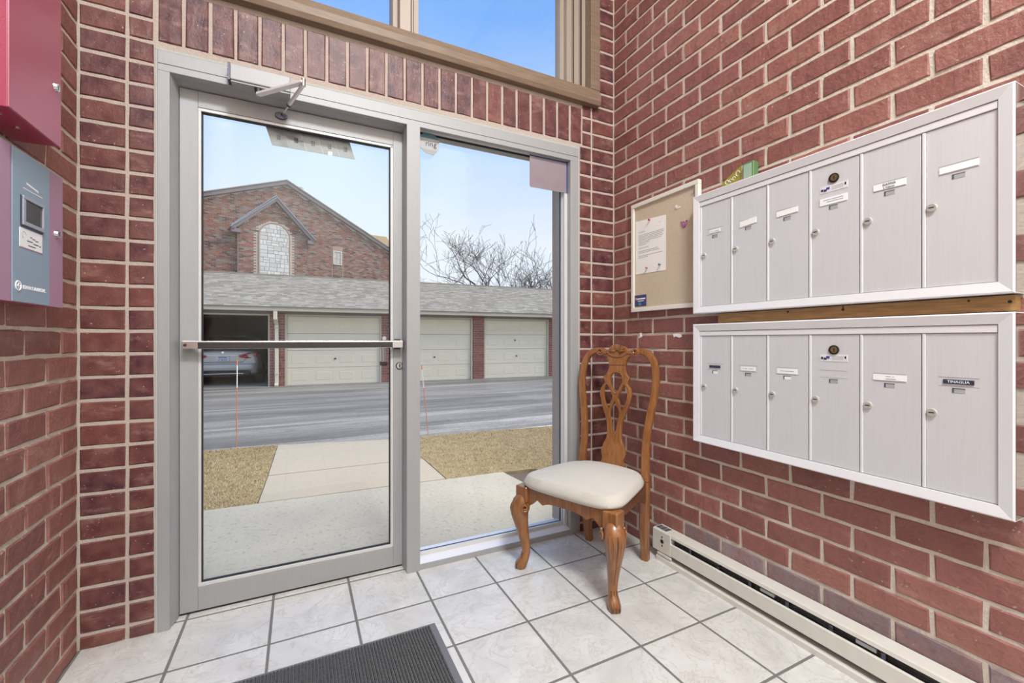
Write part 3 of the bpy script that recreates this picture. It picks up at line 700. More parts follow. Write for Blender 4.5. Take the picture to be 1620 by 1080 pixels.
# ------------------------------------------------------------------ corkboard and what is pinned on it
cy0, cy1, cz0, cz1 = 1.390, 1.834, 1.233, 1.816
cb = thing('cork_board', 'beige pin board with pale frame left of the mailboxes', 'pin board', (XR, (cy0 + cy1) / 2, cz0))
MB().box(1.640, XR - .007, cy0 + .01, cy1 - .01, cz0 + .01, cz1 - .01).build('board_face', 'cork', cb)
for a in ((cy0, cy1, cz0, cz0 + .021), (cy0, cy1, cz1 - .021, cz1), (cy0, cy0 + .019, cz0 + .021, cz1 - .021), (cy1 - .019, cy1, cz0 + .021, cz1 - .021)):
    MB().box(1.630, XR - .007, *a).build('frame_rail', 'cream_frame', cb, bevel=.002)
nt_ = thing('notice_sheet', 'white printed notice pinned to the beige board', 'notice', (1.64, 1.70, 1.43))
MB().prism([(1.6385, 1.806, 1.436), (1.6385, 1.592, 1.430), (1.6385, 1.592, 1.706), (1.6385, 1.806, 1.722)], (.0008, 0, 0)).build('sheet', 'paper', nt_)
pr = MB(); rr = random.Random(3)
zz = 1.655
for k, ln in enumerate([.05, 0, .18, .18, .17, .175, .165, .08, .06, 0, .075, 0, .14, .15, 0, .17, .07]):
    if ln: pr.box(1.6379, 1.6383, 1.785 - ln, 1.785, zz, zz + .0026)
    zz -= .0085
pr.build('print', 'decal_grey', nt_)
MB().cyl((1.6379, 1.63, 1.68), (1.6384, 1.63, 1.68), .006, 10).build('letterhead', 'cream_frame', nt_)
def pin(y, z, m_, label):
    p = thing('push_pin', label, 'push pin', (1.6384, y, z), group='push pins in the notice')
    MB().cyl((1.632, y, z), (1.6384, y, z), .003, 8).build('pin_stem', m_, p, True); MB().cyl((1.627, y, z), (1.632, y, z), .0055, 10, .004).build('pin_head', m_, p, True)
pin(1.700, 1.706, 'pin_red', 'dark red push pin at the top of the white notice')
pin(1.718, 1.459, 'pin_orange', 'orange push pin at the bottom of the white notice')
pin(1.627, 1.462, 'pin_blue', 'dark blue push pin in the bottom right corner of the white notice')
bc = thing('business_card', 'navy blue card in the bottom left corner of the pin board', 'card', (1.6385, 1.77, 1.26))
MB().box(1.6382, 1.6392, 1.727, 1.8145, 1.262, 1.322).build('card', 'navy', bc)
MB().box(1.6377, 1.638, 1.733, 1.80, 1.298, 1.305).box(1.6377, 1.638, 1.745, 1.790, 1.288, 1.292).build('card_print', 'label_white', bc)
MB().box(1.6377, 1.638, 1.765, 1.785, 1.266, 1.284).build('card_picture', 'decal_teal', bc)
MB().cyl((1.6375, 1.803, 1.303), (1.638, 1.803, 1.303), .008, 10).build('card_emblem', 'pin_orange', bc)
hc = MB()
for k, (a_, rr_) in enumerate(((-.5, .018), (0, .015), (.5, .018))):
    pth = []
    for q in range(13):
        t_ = q / 12 * 2 * PI; y = .006 * math.sin(t_); z = rr_ * (1 - math.cos(t_))
        pth.append((1.6382, 1.478 + y * math.cos(a_) - z * math.sin(a_), 1.615 + y * math.sin(a_) + z * math.cos(a_)))
    hc.tube(pth, .0016, 5)
tag(hc.build('paper_clips', 'purple_wire'), 'purple paper clips fanned out on the right of the pin board', 'paper clips')
p = thing('thumbtack', 'small steel tack in the top right corner of the pin board', 'tack', (1.64, 1.428, 1.765))
MB().cyl((1.637, 1.428, 1.765), (1.640, 1.428, 1.765), .006, 12, .007).build('tack_head', 'chrome', p, True)
p = thing('thumbtack', 'pale tack near the top of the pin board above the purple clips', 'tack', (1.64, 1.522, 1.726))
MB().cyl((1.634, 1.522, 1.726), (1.640, 1.522, 1.726), .006, 10, .004).build('tack_head', 'label_white', p, True)
MB().box(1.6385, 1.6398, 1.500, 1.530, 1.716, 1.721).build('torn_tape', 'paper', p)

# ------------------------------------------------------------------ baseboard heater
hx = 1.590; hy1 = 1.630; hy0 = -.9
bh = thing('baseboard_heater', 'long cream baseboard heater under the mailboxes along the right wall', 'heater', (1.62, .6, 0))
def hprism(name, pts, m_, y0=hy0, y1=hy1, bevel=0): return MB().prism([(x, y0, z) for x, z in pts], (0, y1 - y0, 0)).build(name, m_, bh, bevel=bevel)
hprism('back_panel', [(1.6525, .012), (1.6525, .149), (1.602, .147), (1.594, .145), (1.592, .133), (1.594, .132), (1.597, .142), (1.648, .143), (1.648, .012)], 'heater')
hprism('front_cover', [(hx, .048), (hx, .102), (1.595, .106), (1.599, .105), (1.595, .100), (1.595, .048)], 'heater', y1=1.515)
hprism('bottom_rail', [(1.582, .001), (1.582, .022), (1.588, .025), (1.602, .025), (1.648, .036), (1.648, .001)], 'heater', y1=1.60)
hprism('inner_liner', [(1.612, .037), (1.612, .128), (1.646, .140), (1.646, .037)], 'heater_in', y1=1.51)
ec = hprism('end_box', [(hx - .001, .044), (hx - .001, .1455), (1.647, .147), (1.647, .040)], 'heater', 1.5155, 1.6295, .002)
for z_, r in ((.098, .010), (.119, .004), (.077, .004)):
    MB().cyl((hx - .002, 1.568, z_), (hx - .0008, 1.568, z_), r, 12).build('screw_hole', 'black', ec)
MB().box(1.584, 1.592, 1.510, 1.595, .030, .040).build('hinge_plate', 'heater', ec)
vt = MB()
for i in range(4):
    for j in range(3): vt.box(1.604 + i * .010, 1.611 + i * .010, 1.555 + j * .024, 1.575 + j * .024, .1488, .1500)
vt.build('vent_print', 'ink', ec)
wi = MB(); pth = []
for i in range(45): pth.append((1.600 + .004 * math.sin(i * .9), 1.50 - i * .05, .116 + .0045 * math.sin(i * 1.7)))
wi.tube(pth, .0022, 5); wi.build('wire', 'black', bh)
for i in range(14):
    MB().box(1.598, 1.606, 1.40 - i * .145, 1.412 - i * .145, .106, .126).build('cover_clip', 'dark_metal', bh)
for i in range(3):
    MB().box(1.600, 1.610, 1.02 - i * .32, 1.075 - i * .32, .112, .124).build('bracket', 'decal_grey', bh)

# ------------------------------------------------------------------ door mat
dm = thing('door_mat', 'charcoal ribbed door mat with rubber edge on the tiles', 'door mat', (0, 1.3, 0))
mx0, mx1, my0, my1 = -.62, .463, .75, 1.606
MB().box(mx0, mx1, my0, my1, .0012, .0050).build('rubber_edge', 'mat_edge', dm, bevel=.001)
rb = MB(); x = mx0 + .022
while x < mx1 - .024:
    y0_, y1_ = my0 + .02, my1 - .014
    rb.add([(x, y0_, .005), (x + .0085, y0_, .005), (x + .0068, y0_, .0098), (x + .0017, y0_, .0098), (x, y1_, .005), (x + .0085, y1_, .005), (x + .0068, y1_, .0098), (x + .0017, y1_, .0098)],
           [(3, 2, 6, 7), (0, 3, 7, 4), (2, 1, 5, 6), (4, 7, 6, 5), (0, 1, 2, 3)]); x += .0104
rb.build('carpet_ribs', 'mat_rib', dm, kind='stuff')

# ------------------------------------------------------------------ red box and intercom on the left wall
rx = -.592
rbx = thing('red_cabinet', 'glossy crimson metal box with a round lock above the intercom', 'cabinet', (XL, 1.5, 1.611))
MB().box(XL + .0065, rx - .004, 1.392, 1.624, 1.612, 2.18).build('cabinet_body', 'red_box', rbx, bevel=.002)
rd = MB().box(rx - .004, rx, 1.388, 1.628, 1.611, 2.185).build('cabinet_door', 'red_box', rbx, bevel=.002)
MB().cyl((rx, 1.596, 1.765), (rx + .006, 1.596, 1.765), .0125, 18, .0105).build('lock', 'chrome', rd, True)
MB().box(rx + .0055, rx + .0068, 1.5945, 1.5975, 1.759, 1.771).build('keyhole', 'dark_metal', rd)
for y_ in (1.445, 1.52):
    MB().cyl((-.635, y_, 1.609), (-.635, y_, 1.613), .006, 12).build('rivet', 'chrome', rbx, True)
ix = -.630
ic = thing('intercom_panel', 'purple wall intercom with blue face, small screen and white card', 'intercom', (XL, 1.57, 1.175))
MB().box(XL + .0065, ix - .002, 1.402, 1.738, 1.177, 1.556).build('case', 'red_box', ic)
MB().box(ix - .002, ix, 1.399, 1.741, 1.175, 1.558).build('face_plate', 'intercom_purple', ic, bevel=.001)
MB().box(ix, ix + .0025, 1.484, 1.659, 1.176, 1.557).build('blue_panel', 'intercom_blue', ic, bevel=.001)
sr = MB()
y0_, y1_, z0_, z1_ = 1.521, 1.622, 1.372, 1.446
for b in ((y0_, y1_, z0_, z0_ + .010), (y0_, y1_, z1_ - .008, z1_), (y0_, y0_ + .011, z0_ + .010, z1_ - .008), (y1_ - .007, y1_, z0_ + .010, z1_ - .008)): sr.box(ix + .0025, ix + .0075, *b)
sr = sr.build('screen_rim', 'screen_rim', ic, bevel=.001)
MB().box(ix + .0025, ix + .0035, y0_ + .009, y1_ - .006, z0_ + .009, z1_ - .007).build('screen', 'screen', sr)
MB().box(ix + .0025, ix + .0040, y0_ - .004, y0_, z0_ - .004, z1_).box(ix + .0025, ix + .004, y0_, y1_, z0_ - .005, z0_).build('rim_shadow', 'label_dark', sr)  # dark strips paint the screen rim's shadow at its side and below
wc = MB().box(ix + .0025, ix + .0035, 1.513, 1.618, 1.316, 1.364).build('white_card', 'label_white', ic)
MB().box(ix + .0025, ix + .0033, 1.514, 1.620, 1.3135, 1.316).build('card_shadow_edge', 'mauve', ic)
cl_ = MB()
for a_, b_, z_ in ((1.560, 1.568, 1.3455), (1.570, 1.582, 1.343), (1.584, 1.598, 1.3405), (1.545, 1.572, 1.334), (1.575, 1.600, 1.331), (1.603, 1.611, 1.330), (1.550, 1.585, 1.3225)): cl_.box(ix + .0034, ix + .0038, a_, b_, z_, z_ + .0026)
cl_.build('card_script', 'ink', wc)
MB().tube([(ix + .0037, 1.530 + .010 * math.cos(a * .52), 1.348 + .008 * math.sin(a * .52)) for a in range(10)], .0007, 4).build('card_emblem', 'decal_grey', wc)
lg = MB().tube([(ix + .0032, 1.507 + .0115 * math.cos(a * PI / 10), 1.216 + .0115 * math.sin(a * PI / 10)) for a in range(21)], .0016, 5, cap=False)
lg.build('emblem_ring', 'label_white', ic)
MB().tube([(ix + .0032, 1.502, 1.216), (ix + .0032, 1.512, 1.216)], .0016, 5).tube([(ix + .0032, 1.510, 1.209), (ix + .0032, 1.503, 1.216), (ix + .0032, 1.510, 1.223)], .0014, 5).build('emblem_key', 'label_white', ic)
text_mb('KEN-LOCK ALARMS INC.', .0135, face_mtx((ix + .0030, 1.583, 1.2145), 'left'), .0004, squash=.74).build('lettering', 'label_white', ic)
MB().prism([(ix + .0025, 1.545, 1.4795), (ix + .0025, 1.600, 1.4735), (ix + .0025, 1.600, 1.4785), (ix + .0025, 1.545, 1.4845)], (.0006, 0, 0)).build('caption_title', 'label_white', ic)
MB().box(ix + .0025, ix + .003, 1.53, 1.620, 1.4655, 1.4675).build('caption_line', 'label_white', ic)
kl = MB().cyl((ix, 1.703, 1.387), (ix + .007, 1.703, 1.387), .013, 18, .011).build('lock', 'chrome', ic, True)
MB().box(ix + .0065, ix + .0078, 1.7015, 1.7045, 1.381, 1.393).build('keyhole', 'dark_metal', kl)

# ------------------------------------------------------------------ chair (local frame: x = its image right, y = back, z up)
ch = thing('dining_chair', 'carved wooden dining chair with cream upholstered seat in the brick corner', 'chair', (1.0375, 1.593, 0), R_(-68.1), local=True)
# seat cushion
NX, NY = 22, 20
V = []; Fc = []
def seat_pt(u_, v_):   # u,v in [-1,1]
    y = -.024 + (v_ + 1) / 2 * .454
    hw = .272 - (v_ + 1) / 2 * .075
    if v_ < 0: y -= .008 * (1 - u_ * u_) * (-v_)
    return u_ * hw, y
for j in range(NY + 1):
    for i in range(NX + 1):
        u_, v_ = -1 + 2 * i / NX, -1 + 2 * j / NY
        # denser near the rim
        us, vs_ = math.copysign(abs(u_) ** .6, u_), math.copysign(abs(v_) ** .6, v_)
        # rounded corners
        m_ = max(abs(us), abs(vs_)); q = (abs(us) ** 5 + abs(vs_) ** 5) ** .2
        k = m_ / q if q > 0 else 1
        x, y = seat_pt(us * k, vs_ * k)
        e_ = 1 - m_
        z = .414 + .028 * (1 - (1 - min(e_ / .10, 1)) ** 2) ** .5 + .034 * (1 - us * us) * (1 - .8 * vs_ * vs_) ** 1
        V.append((x, y, z))
for j in range(NY):
    for i in range(NX):
        a = j * (NX + 1) + i; Fc.append((a, a + 1, a + NX + 2, a + NX + 1))
rim = [j for j in range(NX + 1)] + [(j + 1) * (NX + 1) - 1 for j in range(1, NY + 1)] + [NY * (NX + 1) + i for i in range(NX - 1, -1, -1)] + [j * (NX + 1) for j in range(NY - 1, 0, -1)]
cx0, cy0_ = 0, .2
low = []
for r_ in rim: x, y, z = V[r_]; V.append((x * .998, y, .404)); low.append(len(V) - 1)
low2 = []
for r_ in rim: x, y, z = V[r_]; V.append((x * .965, cy0_ + (y - cy0_) * .965, .3945)); low2.append(len(V) - 1)
n = len(rim)
for A, B in ((rim, low), (low, low2)):
    for i in range(n): Fc.append((A[i], B[i], B[(i + 1) % n], A[(i + 1) % n]))
Fc.append(tuple(low2[::-1]))
MB().add(V, Fc).build('seat_cushion', 'fabric', ch, True)
# aprons
def scallop(w_, h, n=1):
    top = [(-w_, h), (w_, h)]
    lo = [(w_, -.030), (w_ - .022, -.018), (w_ - .045, .004), (w_ - .060, .012), (w_ - .075, .004), (w_ - .090, -.004), (w_ - .105, .003), (w_ - .125, .009), (w_ - .15, .012)]
    bot = lo + [(-x, z) for x, z in lo[::-1]]
    return [(-w_, h)] + [(-x, z) for x, z in lo] + [(x, z) for x, z in lo[::-1]] + [(w_, h)]
fa = flat2d([scallop(.205, .060)[::-1]], .020)
fa.transform(Matrix.Translation((0, .006, .333)) @ Matrix.Rotation(R_(90), 4, 'X')); MB().frommesh(fa).build('front_apron', 'chair_wood', ch)
for s_ in (-1, 1):
    lo = [(0, -.030), (.03, -.012), (.055, .010), (.08, .014), (.11, .006), (.14, .010), (.27, .010), (.30, .004), (.33, -.012), (.375, -.03)]
    pl = lo + [(.375, .060), (0, .060)]
    me = flat2d([pl], .020)
    a = Vector((s_ * .232, .03, .333)); b = Vector((s_ * .180, .42, .333)); an = math.atan2(b.y - a.y, b.x - a.x)
    me.transform(Matrix.Translation(a) @ Matrix.Rotation(an, 4, 'Z') @ Matrix.Rotation(R_(90), 4, 'X')); MB().frommesh(me).build('side_apron', 'chair_dark' if s_ > 0 else 'chair_wood', ch)
MB().box(-.165, .165, .405, .425, .325, .393).build('back_rail', 'chair_wood', ch)
# cabriole front legs
for s_ in (-1, 1):
    d = Vector((s_ * .72, -.69, 0)); p0 = Vector((s_ * .232, .012, 0))
    prof = [(.345, -.002, .030), (.330, .006, .037), (.312, .016, .043), (.290, .023, .044), (.262, .024, .040), (.225, .019, .0335), (.18, .010, .0275), (.14, .002, .0235), (.105, -.004, .0205), (.075, -.006, .0190), (.052, .000, .0200), (.035, .010, .0235), (.020, .018, .0260), (.008, .019, .0245), (.001, .016, .018)]
    pth = [p0 + d * o_ + Vector((0, 0, z)) for z, o_, r in prof]
    lg = MB().tube(pth, [r for *_, r in prof], 16, up=d, sq=.85)
    leg = lg.build('leg', 'chair_wood', ch, True)
    MB().box(p0.x - .033, p0.x + .033, p0.y - .030, p0.y + .033, .322, .394, .003).build('corner_block', 'chair_wood', leg)
    # carved volutes and leaf ribs on both visible faces
    for side in (Vector((-s_ * .72, -.69, 0)), Vector((s_ * .69, .72, 0))):
        c0 = p0 + side * .046 + d * .006 + Vector((0, 0, .302))
        sp_ = []
        for q in range(22):
            t_ = q / 21; r = .021 * (1 - .72 * t_); an = 2.6 * 2 * PI * .6 * t_ + 2.0
            sp_.append(c0 + d * (r * math.cos(an)) + Vector((0, 0, r * math.sin(an))) + side * (.004 * t_))
        MB().tube(sp_, .0052, 6).build('volute', 'chair_wood', leg, True)
    for q in (-.030, -.016, 0, .016, .030):
        tt_ = Vector((-d.y, d.x, 0)); P = []
        for z, o_, r in prof[2:9]:
            w__ = q * (r / .043)
            P.append(p0 + d * (o_ + math.sqrt(max(r * r - w__ * w__, 0)) * 1.0) + tt_ * w__ * (1 if z > .2 else .6) + Vector((0, 0, z)))
        P = lerp_path(P, 3)
        MB().tube(P, [.0045 - .0032 * i / len(P) for i in range(len(P))], 6).build('leaf_rib', 'chair_wood' if q else 'chair_dark', leg, True)
    for q in (-.013, 0, .013):
        tt_ = Vector((-d.y, d.x, 0))
        P = [p0 + d * (o_ + r * .93) + tt_ * q * (r / .022) + Vector((0, 0, z)) for z, o_, r in prof[9:14]]
        MB().tube(lerp_path(P, 3), .0035, 6).build('toe_rib', 'chair_dark', leg, True)
# rear legs
YBK = lambda z: .425 + max(z - .42, 0) * .115 - .0 * z
for s_ in (-1, 1):
    P = [(s_ * .160, .468, .001), (s_ * .164, .448, .12), (s_ * .172, .432, .26), (s_ * .178, .425, .40)]
    MB().tube(lerp_path(P, 5), [(.0185, .022) if i < 6 else (.021, .022) for i in range(16)], 8, up=(1, 0, 0), sq=.45).build('leg', 'chair_wood', ch, True)
# back posts (hoop)
hoop = [(.178, .40), (.1765, .48), (.174, .55), (.1785, .63), (.188, .71), (.202, .79), (.2095, .86), (.207, .92), (.1955, .97), (.170, 1.005), (.138, 1.022), (.112, 1.026)]
for s_ in (-1, 1):
    P = lerp_path([(s_ * x, YBK(z), z) for x, z in hoop], 4)
    n = len(P); MB().tube(P, [(.0195 - .0035 * (i / n), .0165 - .002 * (i / n)) for i in range(n)], 10, up=(1, 0, 0), sq=.55).build('back_post', 'chair_wood', ch, True)
# splat
hw = [(.957, .046), (.935, .046), (.912, .052), (.900, .060), (.8885, .0755), (.880, .0735), (.868, .0655), (.857, .064), (.845, .073), (.832, .083), (.815, .0885), (.795, .0885), (.77, .083), (.745, .0755), (.72, .066), (.695, .056), (.67, .0475), (.645, .0425), (.62, .040), (.595, .0395), (.575, .042), (.562, .047), (.552, .053), (.542, .0585), (.53, .061), (.518, .066), (.505, .0685), (.492, .0655), (.48, .060), (.468, .059), (.455, .063), (.44, .068), (.425, .069)]
outer = [(x, z) for z, x in hw] + [(-x, z) for z, x in hw[::-1]]
def hole(pts, n=6): return [(p.x, p.y) for p in lerp_path([(x, z, 0) for x, z in pts] + [(pts[0][0], pts[0][1], 0)], n)][:-1]
h1 = hole([(0, .914), (.025, .902), (.034, .872), (.025, .843), (0, .808), (-.025, .843), (-.034, .872), (-.025, .902)])
h2 = [(.045, .852), (.056, .845), (.066, .822), (.066, .790), (.058, .760), (.044, .730), (.034, .722), (.029, .742), (.023, .764), (.013, .784), (.021, .804), (.034, .830)]
h2 = hole(h2, 3); h3 = [(-x, z) for x, z in h2][::-1]
h4 = hole([(0, .768), (.012, .744), (.022, .722), (.026, .702), (.024, .684), (.018, .658), (.013, .632), (.008, .608), (0, .598), (-.008, .608), (-.013, .632), (-.018, .658), (-.024, .684), (-.026, .702), (-.022, .722), (-.012, .744)], 3)
me = flat2d([outer, h1, h2, h3, h4], .017, .0025)
for v in me.vertices:
    x, z, y = v.co.x, v.co.y, -v.co.z
    v.co = (x, YBK(z) + y + .010 * math.sin((z - .42) / .53 * PI * 2) * .5, z)
me.flip_normals() if False else None
spl = MB().frommesh(me).build('splat', 'chair_wood', ch)
yS = lambda z: YBK(z) + .005 * math.sin((z - .42) / .53 * PI * 2) - .0095
def bead(pts, r=.0022): return MB().tube([(x, yS(z), z) for x, z in pts], r, 5, cap=False)
ins = [(x - .007, z) for z, x in hw[1:]]
bm_ = bead(ins); bm_.tube([(-x, yS(z), z) for x, z in ins], .0022, 5, cap=False)
for h_ in (h1, h2, h3, h4):
    cx_ = sum(p[0] for p in h_) / len(h_); cz_ = sum(p[1] for p in h_) / len(h_)
    q = [(cx_ + (x - cx_) * 1.10 + (.0015 if x > cx_ else -.0015), cz_ + (z - cz_) * 1.06) for x, z in h_]; q.append(q[0]); bm_.tube([(x, yS(z), z) for x, z in q], .0018, 5, cap=False)
bm_.build('carved_bead', 'chair_wood', spl, True)
# crest rail
cr_ = [(.046, .950), (.050, .972), (.062, .992), (.082, 1.003), (.104, 1.004), (.122, 1.008), (.130, 1.020), (.122, 1.036), (.104, 1.042), (.086, 1.036), (.072, 1.026), (.056, 1.030), (.042, 1.043), (.022, 1.050), (0, 1.052)]
cl = cr_ + [(-x, z) for x, z in cr_[::-1][1:]]
me = flat2d([cl], .026, .004)
for v in me.vertices: v.co = (v.co.x, YBK(v.co.y) - v.co.z, v.co.y)
cre = MB().frommesh(me).build('crest_rail', 'chair_wood', ch)
yC = lambda z: YBK(z) - .016
sh = MB()
for q in range(9):
    an = R_(90 + (q - 4) * 18); r0, r1 = .010, .040 if q not in (0, 8) else .034
    P = [Vector((r_ * math.cos(an) * 1.25, yC(1.02) - .004 * (1 - (k - 1) ** 2), 1.018 + r_ * math.sin(an))) for k, r_ in enumerate((r0, (r0 + r1) / 2, r1))]
    sh.tube(P, [.003, .0065, .0055], 7)
sh.build('shell_carving', 'chair_wood', cre, True)
MB().tube([(x, yC(z), z) for x, z in [(-.058, 1.018), (-.04, 1.004), (-.018, .996), (0, .994), (.018, .996), (.04, 1.004), (.058, 1.018)]], .004, 6).build('shell_rim', 'chair_wood', cre, True)
for s_ in (-1, 1):
    P = []
    for q in range(24):
        t_ = q / 23; r = .020 * (1 - .72 * t_); an = 1.5 * 2 * PI * t_ + R_(200)
        P.append((s_ * (.100 + r * math.cos(an)), yC(1.02) - .003 * t_, 1.021 + r * math.sin(an)))
    MB().tube([(s_ * .062, yC(1.02), 1.012)] + P, .0045, 6).build('scroll', 'chair_wood', cre, True)
# ================================================================== outdoors
GZ = -.20
def gz(y): return -.112 - .088 * max(0, min(1, (y - 5.3) / 8.2))
g_ = MB().add([(-30, 5.2, -.112), (34, 5.2, -.112), (34, 13.5, GZ), (-30, 13.5, GZ), (34, 80, GZ - .01), (-40, 80, GZ - .01), (-30, 2.3, -.17), (34, 2.3, -.17), (34, 5.2, -.17), (-30, 5.2, -.17)], [(0, 1, 2, 3), (3, 2, 4, 5), (6, 7, 8, 9)]).build('driveway', 'asphalt')
struct(g_, 'grey salt-streaked asphalt driveway in front of the garages', 'driveway')
tag(g_, g_['label'], 'driveway')
pad = struct(MB().prism([(-2.4, 2.29, -.10), (1.70, 2.29, -.10), (1.672, 3.19, -.10), (1.640, 3.515, -.10), (1.02, 3.55, -.10), (-.28, 3.62, -.10), (-2.4, 3.70, -.10)], (0, 0, -.10)).build('entrance_pad', 'concrete', bevel=.004))
tag(pad, 'pitted concrete pad right outside the glass door', 'pad')
wk = thing('concrete_walk', 'concrete walk of three slabs running from the pad to the driveway', 'walk', (.4, 4.4, -.2)); wk['kind'] = 'structure'
ys = [(3.632, 3.562), (4.335, 4.28), (4.98, 4.92), (5.56, 5.30)]
xl = [-.268, -.243, -.228, -.215]; xr = [1.12, 1.115, 1.02, .955]
xr = [1.125, 1.110, 1.03, .95]
for i in range(3):
    g = .006
    if i == 1:
        continue
    j = i + 1 if i != 0 else 1
for (a, b) in ((0, 1), (1, 3)):
    q = [(xl[a], ys[a][0] + .012), (xr[a], ys[a][1] + .012), (xr[b], ys[b][1] - .008), (xl[b], ys[b][0] - .008)]
    MB().prism([(x, y, -.104) for x, y in q], (0, 0, -.08)).build('slab', 'walk', wk, bevel=.004)
wk['label'] = 'pale concrete walk of two slabs running from the pad to the driveway'
def lawn(name, poly, label, n, near):
    o = MB().prism([(x, y, -.1065) for x, y in poly], (0, 0, -.06)).build(name, 'soil'); tag(o, label, 'lawn'); o['kind'] = 'structure'
    rr = random.Random(len(label)); V = []; Fc = []
    def inside(x, y):
        c = False
        for i in range(len(poly)):
            (a, b), (c_, d) = poly[i], poly[i - 1]
            if (b > y) != (d > y) and x < (c_ - a) * (y - b) / (d - b) + a: c = not c
        return c
    xs = [p[0] for p in near]; ys_ = [p[1] for p in near]
    while len(Fc) < n:
        x = rr.uniform(min(xs), max(xs)); y = rr.uniform(min(ys_), max(ys_))
        if not inside(x, y): continue
        a = rr.uniform(0, 2 * PI); ln = rr.uniform(.010, .034); wd = rr.uniform(.0012, .0024); h = rr.uniform(.003, .020)
        dx, dy = math.cos(a), math.sin(a); k = len(V)
        V += [(x - dy * wd, y + dx * wd, -.1075), (x + dy * wd, y - dx * wd, -.1075), (x + dx * ln, y + dy * ln, -.1055 + h)]; Fc.append((k, k + 1, k + 2))
    MB().add(V, Fc).build('grass', 'grass', o, kind='stuff')
    return o
lawn('left_lawn'.replace('left_', 'winter_'), [(-9, 3.98), (-.62, 3.635), (-.275, 3.615), (-.248, 4.33), (-.222, 5.57), (-9, 6.05)], 'straw-coloured winter lawn left of the concrete walk', 34000, [(-1.6, 3.6), (-.22, 5.9)])
lawn('winter_lawn', [(1.135, 3.56), (1.645, 3.525), (1.9, 3.5), (2.2, 3.30), (3.2, 2.6), (12, 2.6), (12, 4.55), (3.4, 5.10), (.965, 5.31), (1.04, 4.92), (1.12, 4.28)], 'straw-coloured winter lawn right of the concrete walk', 46000, [(.96, 2.8), (4.2, 5.4)])
tag(struct(MB().prism([(1.68, 3.19, -.13), (1.71, 2.29, -.13), (3.4, 2.29, -.13), (3.2, 2.6, -.13), (2.2, 3.3, -.13), (1.9, 3.5, -.13), (1.652, 3.512, -.13)], (0, 0, -.05)).build('mulch_bed', 'mulch')), 'dark mulch strip between the pad and the right lawn', 'flower bed')
def marker(x, y, h, lean, label):
    m_ = thing('driveway_marker', label, 'marker', (x, y, gz(y)), group='driveway snow markers')
    b = Vector((x, y, gz(y) - .004)); t_ = b + Vector((lean, 0, h))
    for nm, a, c_, mm, r in (('lower_rod', 0, .68, 'stake_orange', .0042), ('white_band', .68, .94, 'stake_white', .0048), ('orange_tip', .94, 1, 'stake_orange', .0065)):
        MB().cyl(b.lerp(t_, a), b.lerp(t_, c_), r, 8).build(nm, mm, m_, True)
marker(-.63, 5.72, .98, .005, 'upright orange and white rod at the lawn edge left of the walk')
marker(1.462, 5.36, .88, -.085, 'leaning orange rod at the lawn edge beside the glass divider')

# ------------------------------------------------------------------ garage row
GA = R_(-3.03); GP = (-.366, 13.539, GZ)
gr = thing('garage_row', 'long low garage row with grey shingle roof and brick piers', 'garage', GP, GA)
def gp_(name, m, *bs, parent=gr, ch=0., kind=None):
    mb = MB()
    for b in bs: mb.box(*b)
    return mb.build(name, m, parent, bevel=ch, kind=kind)
U0, U1 = -6.4, 15.0; GD = 5.9; HD = 1.955
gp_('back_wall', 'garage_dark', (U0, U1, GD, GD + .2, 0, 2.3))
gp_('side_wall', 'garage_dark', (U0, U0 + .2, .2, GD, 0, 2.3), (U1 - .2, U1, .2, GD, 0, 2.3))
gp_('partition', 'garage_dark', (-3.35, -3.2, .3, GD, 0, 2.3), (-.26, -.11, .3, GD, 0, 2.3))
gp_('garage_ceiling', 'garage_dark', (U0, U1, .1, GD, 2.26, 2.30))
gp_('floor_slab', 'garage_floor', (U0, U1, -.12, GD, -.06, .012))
gp_('header_board', 'fascia_grey', (U0, U1, .03, .12, HD, 2.26))
gp_('soffit', 'fascia_grey', (U0, U1, -.36, .05, 2.125, 2.145))
gp_('gutter', 'gutter', (U0, U1, -.44, -.345, 2.06, 2.17), ch=.012)
gp_('gutter_lip', 'cream', (U0, U1, -.452, -.43, 2.150, 2.178), ch=.004)
piers = [(-6.30, -5.92), (-3.33, -2.95), (-.360, .008), (2.600, 2.968), (5.48, 5.862), (8.285, 8.655), (11.2, 11.58)]
for k, (a, b) in enumerate(piers):
    p = gp_('brick_pier', 'mortar_far', (a + .006, b - .006, .006, .30, 0, 2.125))
    if b < -2 or a > 10: continue
    mb = MB(); z = .004; r = 0
    while z < 2.10:
        x = a - (.1 if r % 2 else 0)
        while x < b - .01:
            c0, c1 = max(x, a), min(x + .192, b)
            if c1 - c0 > .02: mb.box(c0, c1, -.004, .02, z, z + .066)
            x += .203
        z += .0765; r += 1
    mb.build('pier_bricks', 'brick_pier', p, kind='stuff')
tr = 0
doors = [(-5.86, -3.39, 0), (-2.91, -.40, 1), (.062, 2.547, 0), (3.02, 5.42, 0), (5.905, 8.235, 0), (8.71, 11.14, 0)]
for a, b, op in doors:
    gp_('door_trim', 'cream_trim', (a - .06, a, .015, .14, 0, HD), (b, b + .052, .015, .14, 0, HD), (a - .06, b + .052, .015, .14, HD, HD + .045))
labels = ['cream panelled garage door next to the open bay', 'cream panelled garage door half hidden behind the aluminium divider', 'cream panelled garage door with two locks, second from the right', 'cream panelled garage door cut off by the sidelight frame at right']
Ux = Vector((math.cos(GA), math.sin(GA), 0)); Vx = Vector((-math.sin(GA), math.cos(GA), 0))
